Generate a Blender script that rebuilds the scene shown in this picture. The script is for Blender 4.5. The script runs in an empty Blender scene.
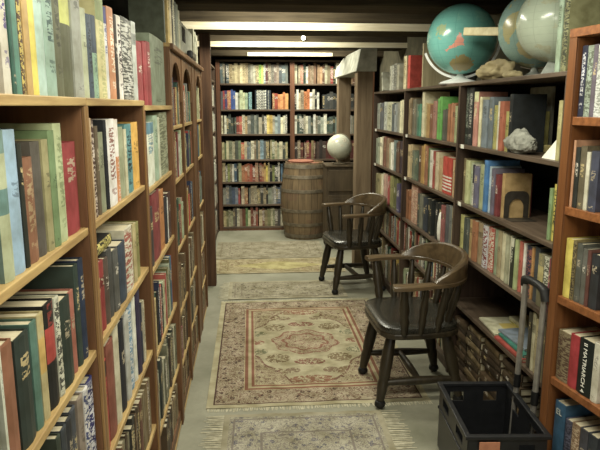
import bpy, bmesh, math, random
from mathutils import Matrix, Vector
R = math.radians
scene = bpy.context.scene
COL = scene.collection
rnd = random.Random(7)

# ------------------------------------------------------------------ helpers
def lin(h):
    h = h.lstrip('#')
    out = []
    for i in (0, 2, 4):
        c = int(h[i:i+2], 16) / 255
        out.append(c / 12.92 if c <= .04045 else ((c + .055) / 1.055) ** 2.4)
    g = .25 * out[0] + .65 * out[1] + .1 * out[2]
    k = .76                      # the photograph's slightly faded colour
    return tuple(g + (c - g) * k for c in out) + (1.0,)

def shade(h, k):
    h = h.lstrip('#')
    return ''.join('%02x' % max(0, min(255, int(int(h[i:i+2], 16) * k))) for i in (0, 2, 4))

class MB:
    """collects shapes and links them as ONE mesh object"""
    def __init__(self):
        self.v, self.f, self.m = [], [], []
    def add(self, vs, fs, mi=0, M=None):
        n = len(self.v)
        for p in vs:
            self.v.append(tuple(M @ Vector(p)) if M is not None else tuple(p))
        for f in fs:
            self.f.append(tuple(n + i for i in f)); self.m.append(mi)
        return self
    def box(self, x0, x1, y0, y1, z0, z1, mi=0, M=None):
        vs = [(x0,y0,z0),(x1,y0,z0),(x1,y1,z0),(x0,y1,z0),(x0,y0,z1),(x1,y0,z1),(x1,y1,z1),(x0,y1,z1)]
        fs = [(0,3,2,1),(4,5,6,7),(0,1,5,4),(1,2,6,5),(2,3,7,6),(3,0,4,7)]
        return self.add(vs, fs, mi, M)
    def tube(self, pts, radii, seg=10, mi=0, M=None, caps=True):
        pts = [Vector(p) for p in pts]
        if not isinstance(radii, (list, tuple)): radii = [radii] * len(pts)
        vs, fs = [], []
        up = None
        for i, p in enumerate(pts):
            t = (pts[min(i+1, len(pts)-1)] - pts[max(i-1, 0)]).normalized()
            if up is None:
                up = Vector((0,0,1)) if abs(t.z) < .9 else Vector((1,0,0))
            a = t.cross(up).normalized(); b = a.cross(t).normalized(); up = b
            for k in range(seg):
                an = 2 * math.pi * k / seg
                vs.append(p + (a * math.cos(an) + b * math.sin(an)) * radii[i])
        for i in range(len(pts) - 1):
            for k in range(seg):
                k2 = (k + 1) % seg
                fs.append((i*seg+k, i*seg+k2, (i+1)*seg+k2, (i+1)*seg+k))
        if caps:
            fs.append(tuple(range(seg))[::-1]); fs.append(tuple((len(pts)-1)*seg + k for k in range(seg)))
        return self.add(vs, fs, mi, M)
    def lathe(self, prof, seg=32, mi=0, M=None):
        vs, fs = [], []
        n = len(prof)
        for k in range(seg):
            an = 2 * math.pi * k / seg
            for r, z in prof:
                vs.append((r * math.cos(an), r * math.sin(an), z))
        for k in range(seg):
            k2 = (k + 1) % seg
            for i in range(n - 1):
                fs.append((k*n+i, k2*n+i, k2*n+i+1, k*n+i+1))
        return self.add(vs, fs, mi, M)
    def prism(self, poly, z0, z1, mi=0, M=None):
        n = len(poly)
        vs = [(x, y, z0) for x, y in poly] + [(x, y, z1) for x, y in poly]
        fs = [tuple(range(n))[::-1], tuple(range(n, 2*n))]
        for i in range(n):
            j = (i + 1) % n
            fs.append((i, j, n+j, n+i))
        return self.add(vs, fs, mi, M)
    def sphere(self, r, c=(0,0,0), seg=24, rings=14, sc=(1,1,1), mi=0, M=None):
        vs, fs = [], []
        for i in range(rings + 1):
            th = math.pi * i / rings
            for k in range(seg):
                ph = 2 * math.pi * k / seg
                vs.append((c[0] + r*sc[0]*math.sin(th)*math.cos(ph), c[1] + r*sc[1]*math.sin(th)*math.sin(ph), c[2] + r*sc[2]*math.cos(th)))
        for i in range(rings):
            for k in range(seg):
                k2 = (k+1) % seg
                fs.append((i*seg+k, (i+1)*seg+k, (i+1)*seg+k2, i*seg+k2))
        return self.add(vs, fs, mi, M)
    def build(self, name, mats, parent=None, smooth=False, bevel=0, weld=False):
        me = bpy.data.meshes.new(name)
        me.from_pydata(self.v, [], self.f)
        if not isinstance(mats, (list, tuple)): mats = [mats]
        for m in mats: me.materials.append(m)
        for p, mi in zip(me.polygons, self.m): p.material_index = mi
        bm = bmesh.new(); bm.from_mesh(me)
        if weld: bmesh.ops.remove_doubles(bm, verts=bm.verts, dist=1e-5)
        bmesh.ops.recalc_face_normals(bm, faces=bm.faces)
        bm.to_mesh(me); bm.free()
        if smooth:
            for p in me.polygons: p.use_smooth = True
            try: me.set_sharp_from_angle(angle=R(38))
            except Exception: pass
        o = bpy.data.objects.new(name, me); COL.objects.link(o)
        if parent: o.parent = parent
        if bevel:
            b = o.modifiers.new('soft_edges', 'BEVEL'); b.width = bevel; b.segments = 2; b.limit_method = 'ANGLE'
        return o

def tag(o, label, cat, group=None, kind=None):
    o['label'] = label; o['category'] = cat
    if group: o['group'] = group
    if kind: o['kind'] = kind
    return o
def thing(name, label, cat, loc=(0,0,0), rz=0, group=None):
    o = bpy.data.objects.new(name, None); COL.objects.link(o)
    o.empty_display_size = .05
    o.location = loc; o.rotation_euler = (0, 0, rz)
    return tag(o, label, cat, group)
def struct(o, label=None, cat=None):
    o['kind'] = 'structure'
    if label: o['label'] = label
    if cat: o['category'] = cat
    return o

# ------------------------------------------------------------------ node maths
class S:
    def __init__(self, nt, sock): self.nt, self.s = nt, sock
    def _op(self, op, b=None, c=None):
        n = self.nt.nodes.new('ShaderNodeMath'); n.operation = op
        for i, x in enumerate((self, b, c)):
            if x is None: continue
            if isinstance(x, S): self.nt.links.new(x.s, n.inputs[i])
            else: n.inputs[i].default_value = float(x)
        return S(self.nt, n.outputs[0])
    def __add__(s, b): return s._op('ADD', b)
    __radd__ = __add__
    def __sub__(s, b): return s._op('SUBTRACT', b)
    def __rsub__(s, b): return (s * -1) + b
    def __mul__(s, b): return s._op('MULTIPLY', b)
    __rmul__ = __mul__
    def __truediv__(s, b): return s._op('DIVIDE', b)
    def gt(s, b): return s._op('GREATER_THAN', b)
    def lt(s, b): return s._op('LESS_THAN', b)
    def abs(s): return s._op('ABSOLUTE')
    def min(s, b): return s._op('MINIMUM', b)
    def max(s, b): return s._op('MAXIMUM', b)
    def sqrt(s): return s._op('SQRT')
    def fract(s): return s._op('FRACT')
    def floor(s): return s._op('FLOOR')
    def sin(s): return s._op('SINE')
    def atan2(s, b): return s._op('ARCTAN2', b)
    def between(s, a, b): return s.gt(a) * s.lt(b)

class Mat:
    def __init__(self, name, rough=.6, spec=.3, metal=0):
        self.m = bpy.data.materials.new(name); self.m.use_nodes = True
        self.nt = self.m.node_tree
        self.b = self.nt.nodes['Principled BSDF']
        self.b.inputs['Roughness'].default_value = rough
        self.b.inputs['Specular IOR Level'].default_value = spec
        self.b.inputs['Metallic'].default_value = metal
    def coord(self, kind='Object', scale=(1,1,1)):
        t = self.nt.nodes.new('ShaderNodeTexCoord')
        mp = self.nt.nodes.new('ShaderNodeMapping'); mp.inputs['Scale'].default_value = scale
        self.nt.links.new(t.outputs[kind], mp.inputs[0])
        return mp.outputs[0]
    def xyz(self, vec):
        n = self.nt.nodes.new('ShaderNodeSeparateXYZ'); self.nt.links.new(vec, n.inputs[0])
        return [S(self.nt, n.outputs[i]) for i in range(3)]
    def vec(self, x, y, z=0.):
        n = self.nt.nodes.new('ShaderNodeCombineXYZ')
        for i, a in enumerate((x, y, z)):
            if isinstance(a, S): self.nt.links.new(a.s, n.inputs[i])
            else: n.inputs[i].default_value = a
        return n.outputs[0]
    def noise(self, vec, scale=5, detail=3, rough=.5, dist=0):
        n = self.nt.nodes.new('ShaderNodeTexNoise')
        n.inputs['Scale'].default_value = scale; n.inputs['Detail'].default_value = detail
        n.inputs['Roughness'].default_value = rough; n.inputs['Distortion'].default_value = dist
        self.nt.links.new(vec, n.inputs['Vector'])
        return S(self.nt, n.outputs[0])
    def voro(self, vec, scale=5, feature='F1', rand=1.0):
        n = self.nt.nodes.new('ShaderNodeTexVoronoi'); n.feature = feature
        n.inputs['Scale'].default_value = scale; n.inputs['Randomness'].default_value = rand
        self.nt.links.new(vec, n.inputs['Vector'])
        return S(self.nt, n.outputs['Distance']), n.outputs['Color'] if 'Color' in n.outputs else None
    def ramp(self, fac, stops):
        n = self.nt.nodes.new('ShaderNodeValToRGB')
        el = n.color_ramp.elements
        el[0].position, el[0].color = stops[0][0], lin(stops[0][1])
        el[1].position, el[1].color = stops[-1][0], lin(stops[-1][1])
        for p, c in stops[1:-1]:
            e = el.new(p); e.color = lin(c)
        self.nt.links.new(fac.s, n.inputs[0])
        return n.outputs[0]
    def mix(self, fac, a, b, mode='MIX'):
        n = self.nt.nodes.new('ShaderNodeMix'); n.data_type = 'RGBA'; n.blend_type = mode
        if isinstance(fac, S): self.nt.links.new(fac.s, n.inputs[0])
        else: n.inputs[0].default_value = fac
        for i, c in ((6, a), (7, b)):
            if isinstance(c, str): n.inputs[i].default_value = lin(c)
            else: self.nt.links.new(c, n.inputs[i])
        return n.outputs[2]
    def base(self, c):
        if isinstance(c, str): self.b.inputs['Base Color'].default_value = lin(c)
        else: self.nt.links.new(c, self.b.inputs['Base Color'])
        return self
    def bump(self, h, strength=.3, dist=.01):
        n = self.nt.nodes.new('ShaderNodeBump')
        n.inputs['Strength'].default_value = strength; n.inputs['Distance'].default_value = dist
        self.nt.links.new(h.s, n.inputs['Height']); self.nt.links.new(n.outputs[0], self.b.inputs['Normal'])
        return self

def wood(name, a, b, grain=(3, 3, 40), rough=.5, spec=.3, mid=None):
    """streaky timber: grain runs along the axis with the small scale"""
    M = Mat(name, rough, spec)
    c = M.coord('Object', grain)
    n = M.noise(c, 1.6, 6, .6, .4)
    n2 = M.noise(M.coord('Object', (1.2, 1.2, 1.2)), 2.5, 2)
    st = [(.32, b)] + ([(.5, mid)] if mid else []) + [(.68, a)]
    col = M.ramp(n * .75 + n2 * .25, st)
    M.base(col); M.bump(n, .12, .004)
    return M.m
def plain(name, c, c2=None, rough=.6, spec=.3, metal=0, scale=30, bump=0):
    M = Mat(name, rough, spec, metal)
    n = M.noise(M.coord(), scale, 4)
    M.base(M.ramp(n, [(.3, c2 or shade(c, .8)), (.7, c)]))
    if bump: M.bump(n, bump, .005)
    return M.m

MT = {}
MT['pine_edge'] = wood('pine_edge', 'c4a252', '8c682c', (30, 2.5, 30), .5)
MT['pine_side'] = wood('pine_side', '84562a', '563416', (14, 14, 1.5), .5)
MT['pine_stile'] = wood('pine_stile', 'a67a32', '64421c', (40, 60, 1.2), .45)
MT['arch_pine'] = wood('arch_pine', '82582a', '563618', (20, 20, 1.5), .5)
MT['dark_shelf'] = wood('dark_shelf', '6c5844', '443628', (30, 2, 30), .45)
MT['dark_side'] = wood('dark_side', '5c4634', '33261e', (20, 20, 1.5), .5)
MT['red_stile'] = wood('red_stile', '74482a', '4c2e1a', (30, 30, 1.2), .45)
MT['orange_wood'] = wood('orange_wood', '8a500a', '5c3004', (24, 24, 1.4), .38, .4)
MT['orange_shelf'] = wood('orange_shelf', '9e5c12', '6c3806', (3, 30, 30), .38, .4)
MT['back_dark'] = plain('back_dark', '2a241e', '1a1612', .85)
MT['beam'] = wood('beam', '544832', '30281c', (1.2, 18, 18), .8, .1)
MT['lit_strip'] = wood('lit_strip', 'f0e6c8', 'c8b888', (1.4, 22, 22), .7, .15)  # pale colour stands in for lamplight on the beams' lower front faces
MT['ceiling'] = wood('ceiling_wood', '2c261c', '1a1610', (1.2, 10, 10), .9, .1)
MT['post'] = wood('post', '8c7656', '645038', (16, 16, 1.2), .7, .15)
MT['post_dark'] = wood('post_dark', '6c4a2e', '3a2618', (16, 16, 1.2), .6, .2)
MT['header'] = plain('header', 'c4c4b2', '969684', .85, .1, scale=14, bump=.3)
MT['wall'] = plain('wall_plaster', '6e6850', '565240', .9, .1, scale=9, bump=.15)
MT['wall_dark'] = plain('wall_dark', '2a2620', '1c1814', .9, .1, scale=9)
MT['chair_wood'] = wood('chair_wood', '5a4226', '2c2014', (6, 6, 6), .32, .5)
MT['arm_wood'] = wood('arm_wood', '66502e', '382a16', (4, 14, 14), .3, .5)
MT['leg_wood'] = wood('leg_wood', '3a301c', '1e180e', (20, 20, 2), .35, .5)
MT['leather'] = plain('leather', '302d24', '201e17', .26, .6, scale=60, bump=.08)
MT['black_metal'] = plain('black_metal', '3c352b', '2a251e', .5, .4)
MT['plastic'] = plain('black_plastic', '1e1f22', '141518', .4, .45)
MT['pole'] = plain('grey_metal', 'a29c90', '88827a', .35, .5, .5)
MT['rubber'] = plain('black_rubber', '1a1a1a', '101010', .5, .4)
MT['chrome'] = plain('chrome', 'ecece8', 'd4d4d0', .3, .5, 0)
MT['orange_label'] = plain('orange_label', 'd08458', 'b87048', .6)
MT['white_paper'] = plain('white_paper', 'e4e2d4', 'd0cebc', .7)
MT['plank'] = wood('plank', 'c8b888', '9c8c60', (20, 20, 2), .6)
MT['bar'] = plain('cream_bar', 'd8cc98', 'c0b078', .5)
MT['hoop'] = plain('hoop_metal', '8a7c62', '5e5442', .55, .4, .35, 18)
MT['clear_grey'] = plain('clear_grey', 'b8beb4', '9aa096', .25, .5)
MT['grey_board'] = plain('grey_board', '6c7058', '5a5e48', .75)
MT['pale_box'] = plain('pale_box', 'a8a894', '8c8c78', .8)
MT['lid_red'] = plain('lid_red', 'a8684a', '8a5038', .7)
MT['cabinet'] = wood('cabinet_wood', '5a4a30', '3a2e1e', (12, 12, 1.5), .5, .3)

def mat_book():
    M = Mat('book_cloth', .55, .3)
    a = M.nt.nodes.new('ShaderNodeAttribute'); a.attribute_name = 'Col'
    k = M.nt.nodes.new('ShaderNodeAttribute'); k.attribute_name = 'Ink'
    uv = M.nt.nodes.new('ShaderNodeUVMap'); uv.uv_map = 'UVMap'
    u, v, _ = M.xyz(uv.outputs[0])
    oi = M.nt.nodes.new('ShaderNodeObjectInfo'); r = S(M.nt, oi.outputs['Random'])
    n = M.noise(M.vec(u * 3. + r * 50, v * 150, r * 9), 1, 2, .6)
    mask = n.gt(.5) * S(M.nt, k.outputs['Alpha'])
    wear = M.noise(M.coord(), 22, 4)
    c = M.mix(mask, a.outputs['Color'], k.outputs['Color'])
    dim = M.ramp(wear, [(.3, 'd0ccc0'), (.62, 'ffffff')])
    M.base(M.mix(1., c, dim, 'MULTIPLY'))
    M.bump(wear, .05, .002)
    return M.m
MT['book'] = mat_book()
def mat_pages():
    M = Mat('book_pages', .85, .1)
    c = M.coord('Object', (4, 500, 4))
    n = M.noise(c, 1.5, 3)
    M.base(M.ramp(n, [(.3, 'a89a74'), (.7, 'd8cca8')]))
    return M.m
MT['pages'] = mat_pages()

def mat_floor():
    M = Mat('concrete_floor', .6, .3)
    c = M.coord()
    n = M.noise(c, 2.2, 6, .6, .3); n2 = M.noise(c, 40, 3)
    M.base(M.mix(n2 * .35, M.ramp(n, [(.3, '7c7c62'), (.5, '929078'), (.72, 'a4a288')]), '6c6858'))
    M.bump(n2, .1, .003)
    return M.m
MT['floor'] = mat_floor()

def rug_motif(M, x, y, scale, dark, light, mid, t=.32, thr=.52):
    """flower heads strung on curling stems"""
    vec = M.vec(x, y, 0.)
    d, _ = M.voro(vec, scale, 'F1', .8)
    d2, _ = M.voro(M.vec(x + 3.3, y + 1.7, 0.), scale * 1.9, 'F1', .9)
    n = M.noise(vec, scale * .8, 2, .5, 1.4)
    petal = M.noise(vec, scale * 5, 2)
    c = M.mix(((n - .5).abs()).lt(.028) + ((n - .62).abs()).lt(.014) + ((n - .4).abs()).lt(.014), light, mid)
    c = M.mix(d2.lt(t * .62) * petal.gt(.42), c, mid)
    c = M.mix(d.lt(t * .9) * petal.gt(.46), c, dark)
    c = M.mix(d.lt(t * .3), c, mid)
    return c

def mat_rug_main():
    M = Mat('medallion_rug', .95, .05)
    x, y, z = M.xyz(M.coord())
    a, b = .615, .92
    d = (a - x.abs()).min(b - y.abs())
    v2 = M.vec(x, y, 0.)
    border = rug_motif(M, x, y, 22, '54403a', 'b0a284', '846654', .36, .56)
    corner = rug_motif(M, x, y, 24, '704c44', 'b4a882', '927860', .36)
    field = M.ramp(M.noise(v2, 30, 3), [(.3, 'aea480'), (.7, 'bcb28c')])
    ang = y.atan2(x)
    cur = M.noise(M.vec(x, y, 1.), 45, 2, .5, 1.)
    ax, ay = x.abs(), y.abs()
    def spot(cx, cy, rx, ry):
        u, v = (ax - cx) / rx, (ay - cy) / ry
        return (u * u + v * v).sqrt()
    # sprigs ranged around the medallion
    for cx, cy, rx, ry, cc in ((0, .34, .10, .05, '8c5c4c'), (0, .60, .16, .055, '96684e'), (.20, .28, .08, .07, '847050'), (.24, .50, .09, .075, '846c4c'), (.33, .16, .07, .05, '7c7c5c'), (.33, .0, .05, .04, '9a6a54'), (.12, .47, .05, .04, '8c745c')):
        field = M.mix(spot(cx, cy, rx, ry).lt(1.) * cur.gt(.47), field, cc)
    rr = ((x / .225) * (x / .225) + (y / .215) * (y / .215)).sqrt() + (ang * 8).sin() * .06
    med = rug_motif(M, x, y, 26, '84524a', 'b4a884', '9a7660', .36)
    field = M.mix(rr.lt(1.) * cur.gt(.38), field, med)
    field = M.mix(rr.between(.60, .68) + rr.between(.92, 1.0) * cur.gt(.45), field, '966450')
    sp = (ax / .40) + (ay / .72) + (ang * 12).sin() * .035
    field = M.mix(sp.gt(1.20), field, corner)
    field = M.mix(sp.between(1.17, 1.21) * cur.gt(.42), field, '84604e')
    stripe = M.mix(d.between(.205, .225) + d.between(.245, .262), 'b8aa80', '92604a')
    c = M.mix(d.gt(.268), stripe, field)
    c = M.mix(d.gt(.20), border, c)
    c = M.mix(d.gt(.045), M.mix(d.gt(.036), 'b4aa84', '5e463e'), c)
    wear = M.noise(M.vec(x, y, 5.), 9, 4)
    c = M.mix(1., c, M.ramp(wear, [(.3, 'c8c4b4'), (.65, 'ffffff')]), 'MULTIPLY')
    M.base(c); M.bump(M.noise(v2, 300, 2), .3, .004)
    return M.m
def mat_rug(name, a, b, dark, light, mid, edge, scale=16, field=None, fieldw=.2, t=.34):
    M = Mat(name, .95, .05)
    x, y, z = M.xyz(M.coord())
    d = (a - x.abs()).min(b - y.abs())
    mot = rug_motif(M, x, y, scale, dark, light, mid, t, .58)
    c = mot
    if field:
        q = (x.abs() / (a * .72)) + (y.abs() / (b * .62))
        f = rug_motif(M, x, y, scale * 1.4, mid, field, shade(field, .92), t * .7)
        c = M.mix(q.lt(1.) , c, f)
    c = M.mix(d.between(.05, .06) + d.between(fieldw - .012, fieldw), c, mid)
    c = M.mix(d.gt(.03), edge, c)
    wear = M.noise(M.vec(x, y, 5.), 8, 4)
    c = M.mix(1., c, M.ramp(wear, [(.3, 'c8c4b4'), (.65, 'ffffff')]), 'MULTIPLY')
    M.base(c); M.bump(M.noise(M.vec(x, y, 0.), 300, 2), .3, .004)
    return M.m
MT['fringe'] = plain('fringe', 'c8c0a0', 'a09878', .95, .05)

def mat_globe(name, sea, sea2, land, land2, spots, rough=.25):
    """spots: (direction, cos-size, colour) big continents; noise continents elsewhere"""
    M = Mat(name, rough, .5)
    c = M.coord()
    x, y, z = M.xyz(c)
    nrm = M.nt.nodes.new('ShaderNodeVectorMath'); nrm.operation = 'NORMALIZE'
    M.nt.links.new(c, nrm.inputs[0]); cv = nrm.outputs[0]
    nx, ny, nz = M.xyz(cv)
    n = M.noise(cv, 1.7, 6, .55)
    fine = M.noise(cv, 9, 4)
    col = M.mix(fine, sea, sea2)
    col = M.mix(n.gt(.56), col, M.ramp(fine, [(.4, land), (.6, land2)]))
    for (dx, dy, dz), ct, cc in spots:
        dot = nx * dx + ny * dy + nz * dz + (fine - .5) * .09 + (n - .5) * .05
        col = M.mix(dot.gt(ct - .12), col, M.mix(fine, sea, sea2))
        col = M.mix(dot.gt(ct), col, cc)
    # meridians and parallels
    lon = ny.atan2(nx)
    grid = ((lon * 1.9099).fract()).lt(.03).max((nz * 5.5).fract().lt(.04))
    col = M.mix(grid * .35, col, shade(sea, .75))
    M.base(col)
    return M.m

def text_mesh(name, txt, size, mat, parent, M, extrude=.0006):
    cu = bpy.data.curves.new(name, 'FONT'); cu.body = txt; cu.size = size; cu.extrude = extrude
    cu.align_x = 'CENTER'; cu.align_y = 'CENTER'
    tmp = bpy.data.objects.new(name, cu); COL.objects.link(tmp)
    dg = bpy.context.evaluated_depsgraph_get()
    me = bpy.data.meshes.new_from_object(tmp.evaluated_get(dg))
    bpy.data.objects.remove(tmp); bpy.data.curves.remove(cu)
    me.name = name; me.materials.clear(); me.materials.append(mat)
    o = bpy.data.objects.new(name, me); COL.objects.link(o)
    o.parent = parent; o.matrix_local = M
    return o

# ------------------------------------------------------------------ camera
F = 615.0
TH = math.atan(119 / F); PSI = math.atan(50 / F * math.cos(TH))
cd = bpy.data.cameras.new('camera'); cam = bpy.data.objects.new('camera', cd); COL.objects.link(cam)
cd.sensor_width = 36; cd.lens = 36 * F / 600; cd.clip_start = .05
cam.location = (0, 0, 1.6)
cam.rotation_euler = (math.pi/2 - TH, 0, -PSI)
scene.camera = cam

# ------------------------------------------------------------------ the setting
XL, XR, XW0, XW1, YB = -.37, 1.18, -.68, 1.66, 8.22
LS = 1.072
def ZL(z): return round(1.6 + (z - 1.6) * LS, 4)
def slab(name, x0, x1, y0, y1, z0, z1, m):
    return struct(MB().box(x0, x1, y0, y1, z0, z1).build(name, m))
slab('floor', XW0-.1, XW1+.1, -1.2, YB+.1, -.08, 0, MT['floor'])
slab('ceiling', XW0-.1, XW1+.1, -1.2, YB+.1, 2.55, 2.63, MT['ceiling'])
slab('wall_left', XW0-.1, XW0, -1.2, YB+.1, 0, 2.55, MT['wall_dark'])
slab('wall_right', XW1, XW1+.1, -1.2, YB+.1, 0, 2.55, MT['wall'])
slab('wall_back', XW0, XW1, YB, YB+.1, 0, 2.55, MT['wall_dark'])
BEAMS = [(.1, .45), (1.35, 1.7), (2.62, 2.94), (3.88, 4.2), (5.15, 5.57), (6.6, 7.0), (7.76, 7.91)]
ZB = 2.2          # underside of the beams
for i, (y0, y1) in enumerate(BEAMS):
    b = struct(MB().box(XW0, XW1, y0 + .014, y1, ZB, 2.55).build('beam', MT['beam'], bevel=.006))
    if i not in (4, 5, 6): continue
    h = (.058, .052, .04)[i - 4]
    x0, x1 = (XW0, XW1) if i != 6 else (-.02, 1.02)  # farthest strip covers only the lit stretch of its beam
    t = MB().box(x0, x1, y0, y0 + .013, ZB, ZB + h).build('lit_strip', MT['lit_strip'])  # light along the beam's lower edge, put in as a pale strip
    t.parent = b
# timber posts, one by the arched bookcase and two under the header
pst = struct(MB().box(-.418, -.328, 5.40, 5.50, 0, ZB).build('timber_post', MT['post_dark'], bevel=.006),
             'dark brown timber post rising to the beams past the arched bookcase', 'post')
p1 = struct(MB().box(1.02, 1.172, 5.93, 6.09, 0, 1.92).build('timber_post', MT['post'], bevel=.006),
            'brown timber post at the far end of the long dark bookcase', 'post')
p2 = struct(MB().box(1.02, 1.165, 7.18, 7.34, 0, 1.92).build('timber_post', MT['post'], bevel=.006),
            'timber post behind the small white globe', 'post')
hd = MB()
sec = [(5.90, 2.13, 1.04), (6.5, 2.13, 1.035), (6.9, 2.12, 1.03), (7.42, 2.02, 1.01)]
hv, hf = [], []
for y, zt_, xi in sec: hv += [(1.0, y, 1.921), (1.2, y, 1.921), (1.2, y, zt_), (xi, y, zt_)]
for i in range(len(sec) - 1):
    for k in range(4): hf.append((i*4+k, i*4+(k+1)%4, i*4+4+(k+1)%4, i*4+4+k))
hf += [(3, 2, 1, 0), (12, 13, 14, 15)]
hd.add(hv, hf)
struct(hd.build('header_beam', MT['header'], bevel=.008), 'grey bevelled header beam lying across two timber posts', 'beam')

# ------------------------------------------------------------------ bookcases
def case(name, label, loc, rz, W, D, top, shelves, m_edge, m_side, m_stile, dividers=(), t=.018, sw=.018, back=True, base=.05, topname='top_board', side_h=None):
    """local frame: front plane x=0 looking along +x, depth towards -x, width along +y; shelves = upper faces"""
    r = thing(name, label, 'bookcase', loc, rz)
    ys = [0] + list(dividers) + [W - sw]
    for k, y in enumerate(ys):
        o = MB().box(-D, 0, y, y + sw, 0, (top - t)).build('side_panel' if k in (0, len(ys)-1) else 'divider', m_side, r, bevel=.002)
        MB().box(.0002, .006, y - (.004 if 0 < k < len(ys)-1 else 0), y + sw + (.004 if 0 < k < len(ys)-1 else 0), 0, top - t).build('edge_strip', m_stile, o, bevel=.001)
    MB().box(-D, .008, 0, W, top - t, top).build(topname, m_edge, r, bevel=.002)
    for z in shelves:
        for a, b in zip(ys[:-1], ys[1:]):
            MB().box(-D + .012, -.001, a + sw, b, z - t, z).build('shelf', m_edge, r, bevel=.002)
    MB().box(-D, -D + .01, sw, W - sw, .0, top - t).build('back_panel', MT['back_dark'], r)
    if base:
        MB().box(-.02, -.004, sw, W - sw, 0, base).build('base_board', m_side, r)
    return r
# row of pine bookcases on the left
PZ = [ZL(z) for z in (1.347, 1.072, .777, .5, .2)]
case('bookcase', 'pine bookcase nearest the camera, packed with old hardbacks', (XL, .62 * LS, 0), 0, .71 * LS, .27, ZL(1.617), PZ, MT['pine_edge'], MT['pine_side'], MT['pine_stile'])
case('bookcase', 'middle pine bookcase with a golden yellow book on its second tier', (XL, 1.333 * LS, 0), 0, .715 * LS, .27, ZL(1.617), PZ, MT['pine_edge'], MT['pine_side'], MT['pine_stile'])
case('bookcase', 'pine bookcase beside the arched bookcase, red volumes along its top', (XL, 2.051 * LS, 0), 0, .70 * LS, .27, ZL(1.602), [ZL(z) for z in (1.322, 1.035, .72, .42, .13)], MT['pine_edge'], MT['pine_side'], MT['pine_side'], base=.08)
# the arched one
AZ = [ZL(z) for z in (1.51, 1.26, .93, .62, .36, .12)]
AY0, AW = 2.956, 1.90
AD = [.50, 1.09, 1.33]
ATOP = 1.885
ar = case('bookcase', 'taller pine bookcase with arched openings under a moulded cornice', (XL, AY0, 0), 0, AW, .27, ATOP, AZ, MT['pine_edge'], MT['arch_pine'], MT['arch_pine'], AD, sw=.04, base=.06)
MB().box(.004, .024, 0, AW, ATOP - .03, ATOP - .002).build('cornice', MT['arch_pine'], ar, bevel=.005)
edges = [0] + AD + [AW - .04]
AM = Matrix(((0, 0, 1, 0), (1, 0, 0, 0), (0, 1, 0, 0), (0, 0, 0, 1)))
for bi, (a, b) in enumerate(zip(edges[:-1], edges[1:])):
    y0, y1 = a + .045, b - .005
    if bi == 2:
        MB().box(-.012, .002, y0, y1, 0, ATOP - .02).build('front_panel', MT['arch_pine'], ar); continue
    cy, hw = (y0 + y1) / 2, (y1 - y0) / 2 - .025
    zs0 = 1.66
    poly = [(y0, 1.62), (y0, ATOP - .02), (y1, ATOP - .02), (y1, 1.62), (cy + hw, 1.62)]
    for k in range(0, 15):
        an = math.pi * k / 14
        poly.append((cy + hw * math.cos(an), zs0 + .155 * math.sin(an)))
    poly.append((cy - hw, 1.62))
    MB().prism(poly, -.012, .002, 0, AM).build('arch_board', MT['arch_pine'], ar)
# beyond the post
BLZ = [1.9, 1.6, 1.3, 1.0, .7, .4, .08]
bl = case('bookcase', 'narrow glimpse of the bookcase beyond the dark timber post', (-.43, 5.56, 0), 0, 2.28, .22, 2.06, BLZ, MT['dark_shelf'], MT['dark_side'], MT['dark_side'], [.8, 1.55])
# back wall bookcase (front looks along -y)
KZ = [1.878, 1.558, 1.250, .927, .637, .343, .05]
KW = 2.0
bk = case('bookcase', 'tall brown bookcase across the back wall behind the barrel', (-.42, 7.92, 0), R(-90), KW, .26, 2.165, KZ, MT['dark_shelf'], MT['red_stile'], MT['red_stile'], [.93], sw=.05, t=.022, base=.045)
# long dark bookcase on the right: front looks along -x, local y runs toward the camera
DT = 1.728
DZ = {'A': [1.388, 1.064, .74, .475, .07], 'B': [1.388, 1.064, .74, .475, .07], 'C': [1.388, 1.064, .77, .475, .07]}
DY1, DY0 = 5.89, 2.25
dr = case('bookcase', 'long dark brown bookcase carrying globes, running along behind both chairs', (XR, DY1, 0), R(180), DY1 - DY0, .34, DT, [], MT['dark_shelf'], MT['dark_side'], MT['dark_side'], [DY1 - 4.71, DY1 - 3.46], base=.06)
for kk, (y0, y1) in {'A': (4.728, 5.872), 'B': (3.478, 4.71), 'C': (2.268, 3.46)}.items():
    for z in DZ[kk]:
        s = MB().box(-.328, -.001, DY1 - y1 + .0005, DY1 - y0 - .0005, z - .02, z).build('shelf', MT['dark_shelf'], dr, bevel=.002)
        if z > 1:
            MB().box(.0, .0015, (DY1 - y1) + .06, (DY1 - y1) + .11, z - .021, z + .001).build('price_tag', MT['white_paper'], s)
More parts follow.
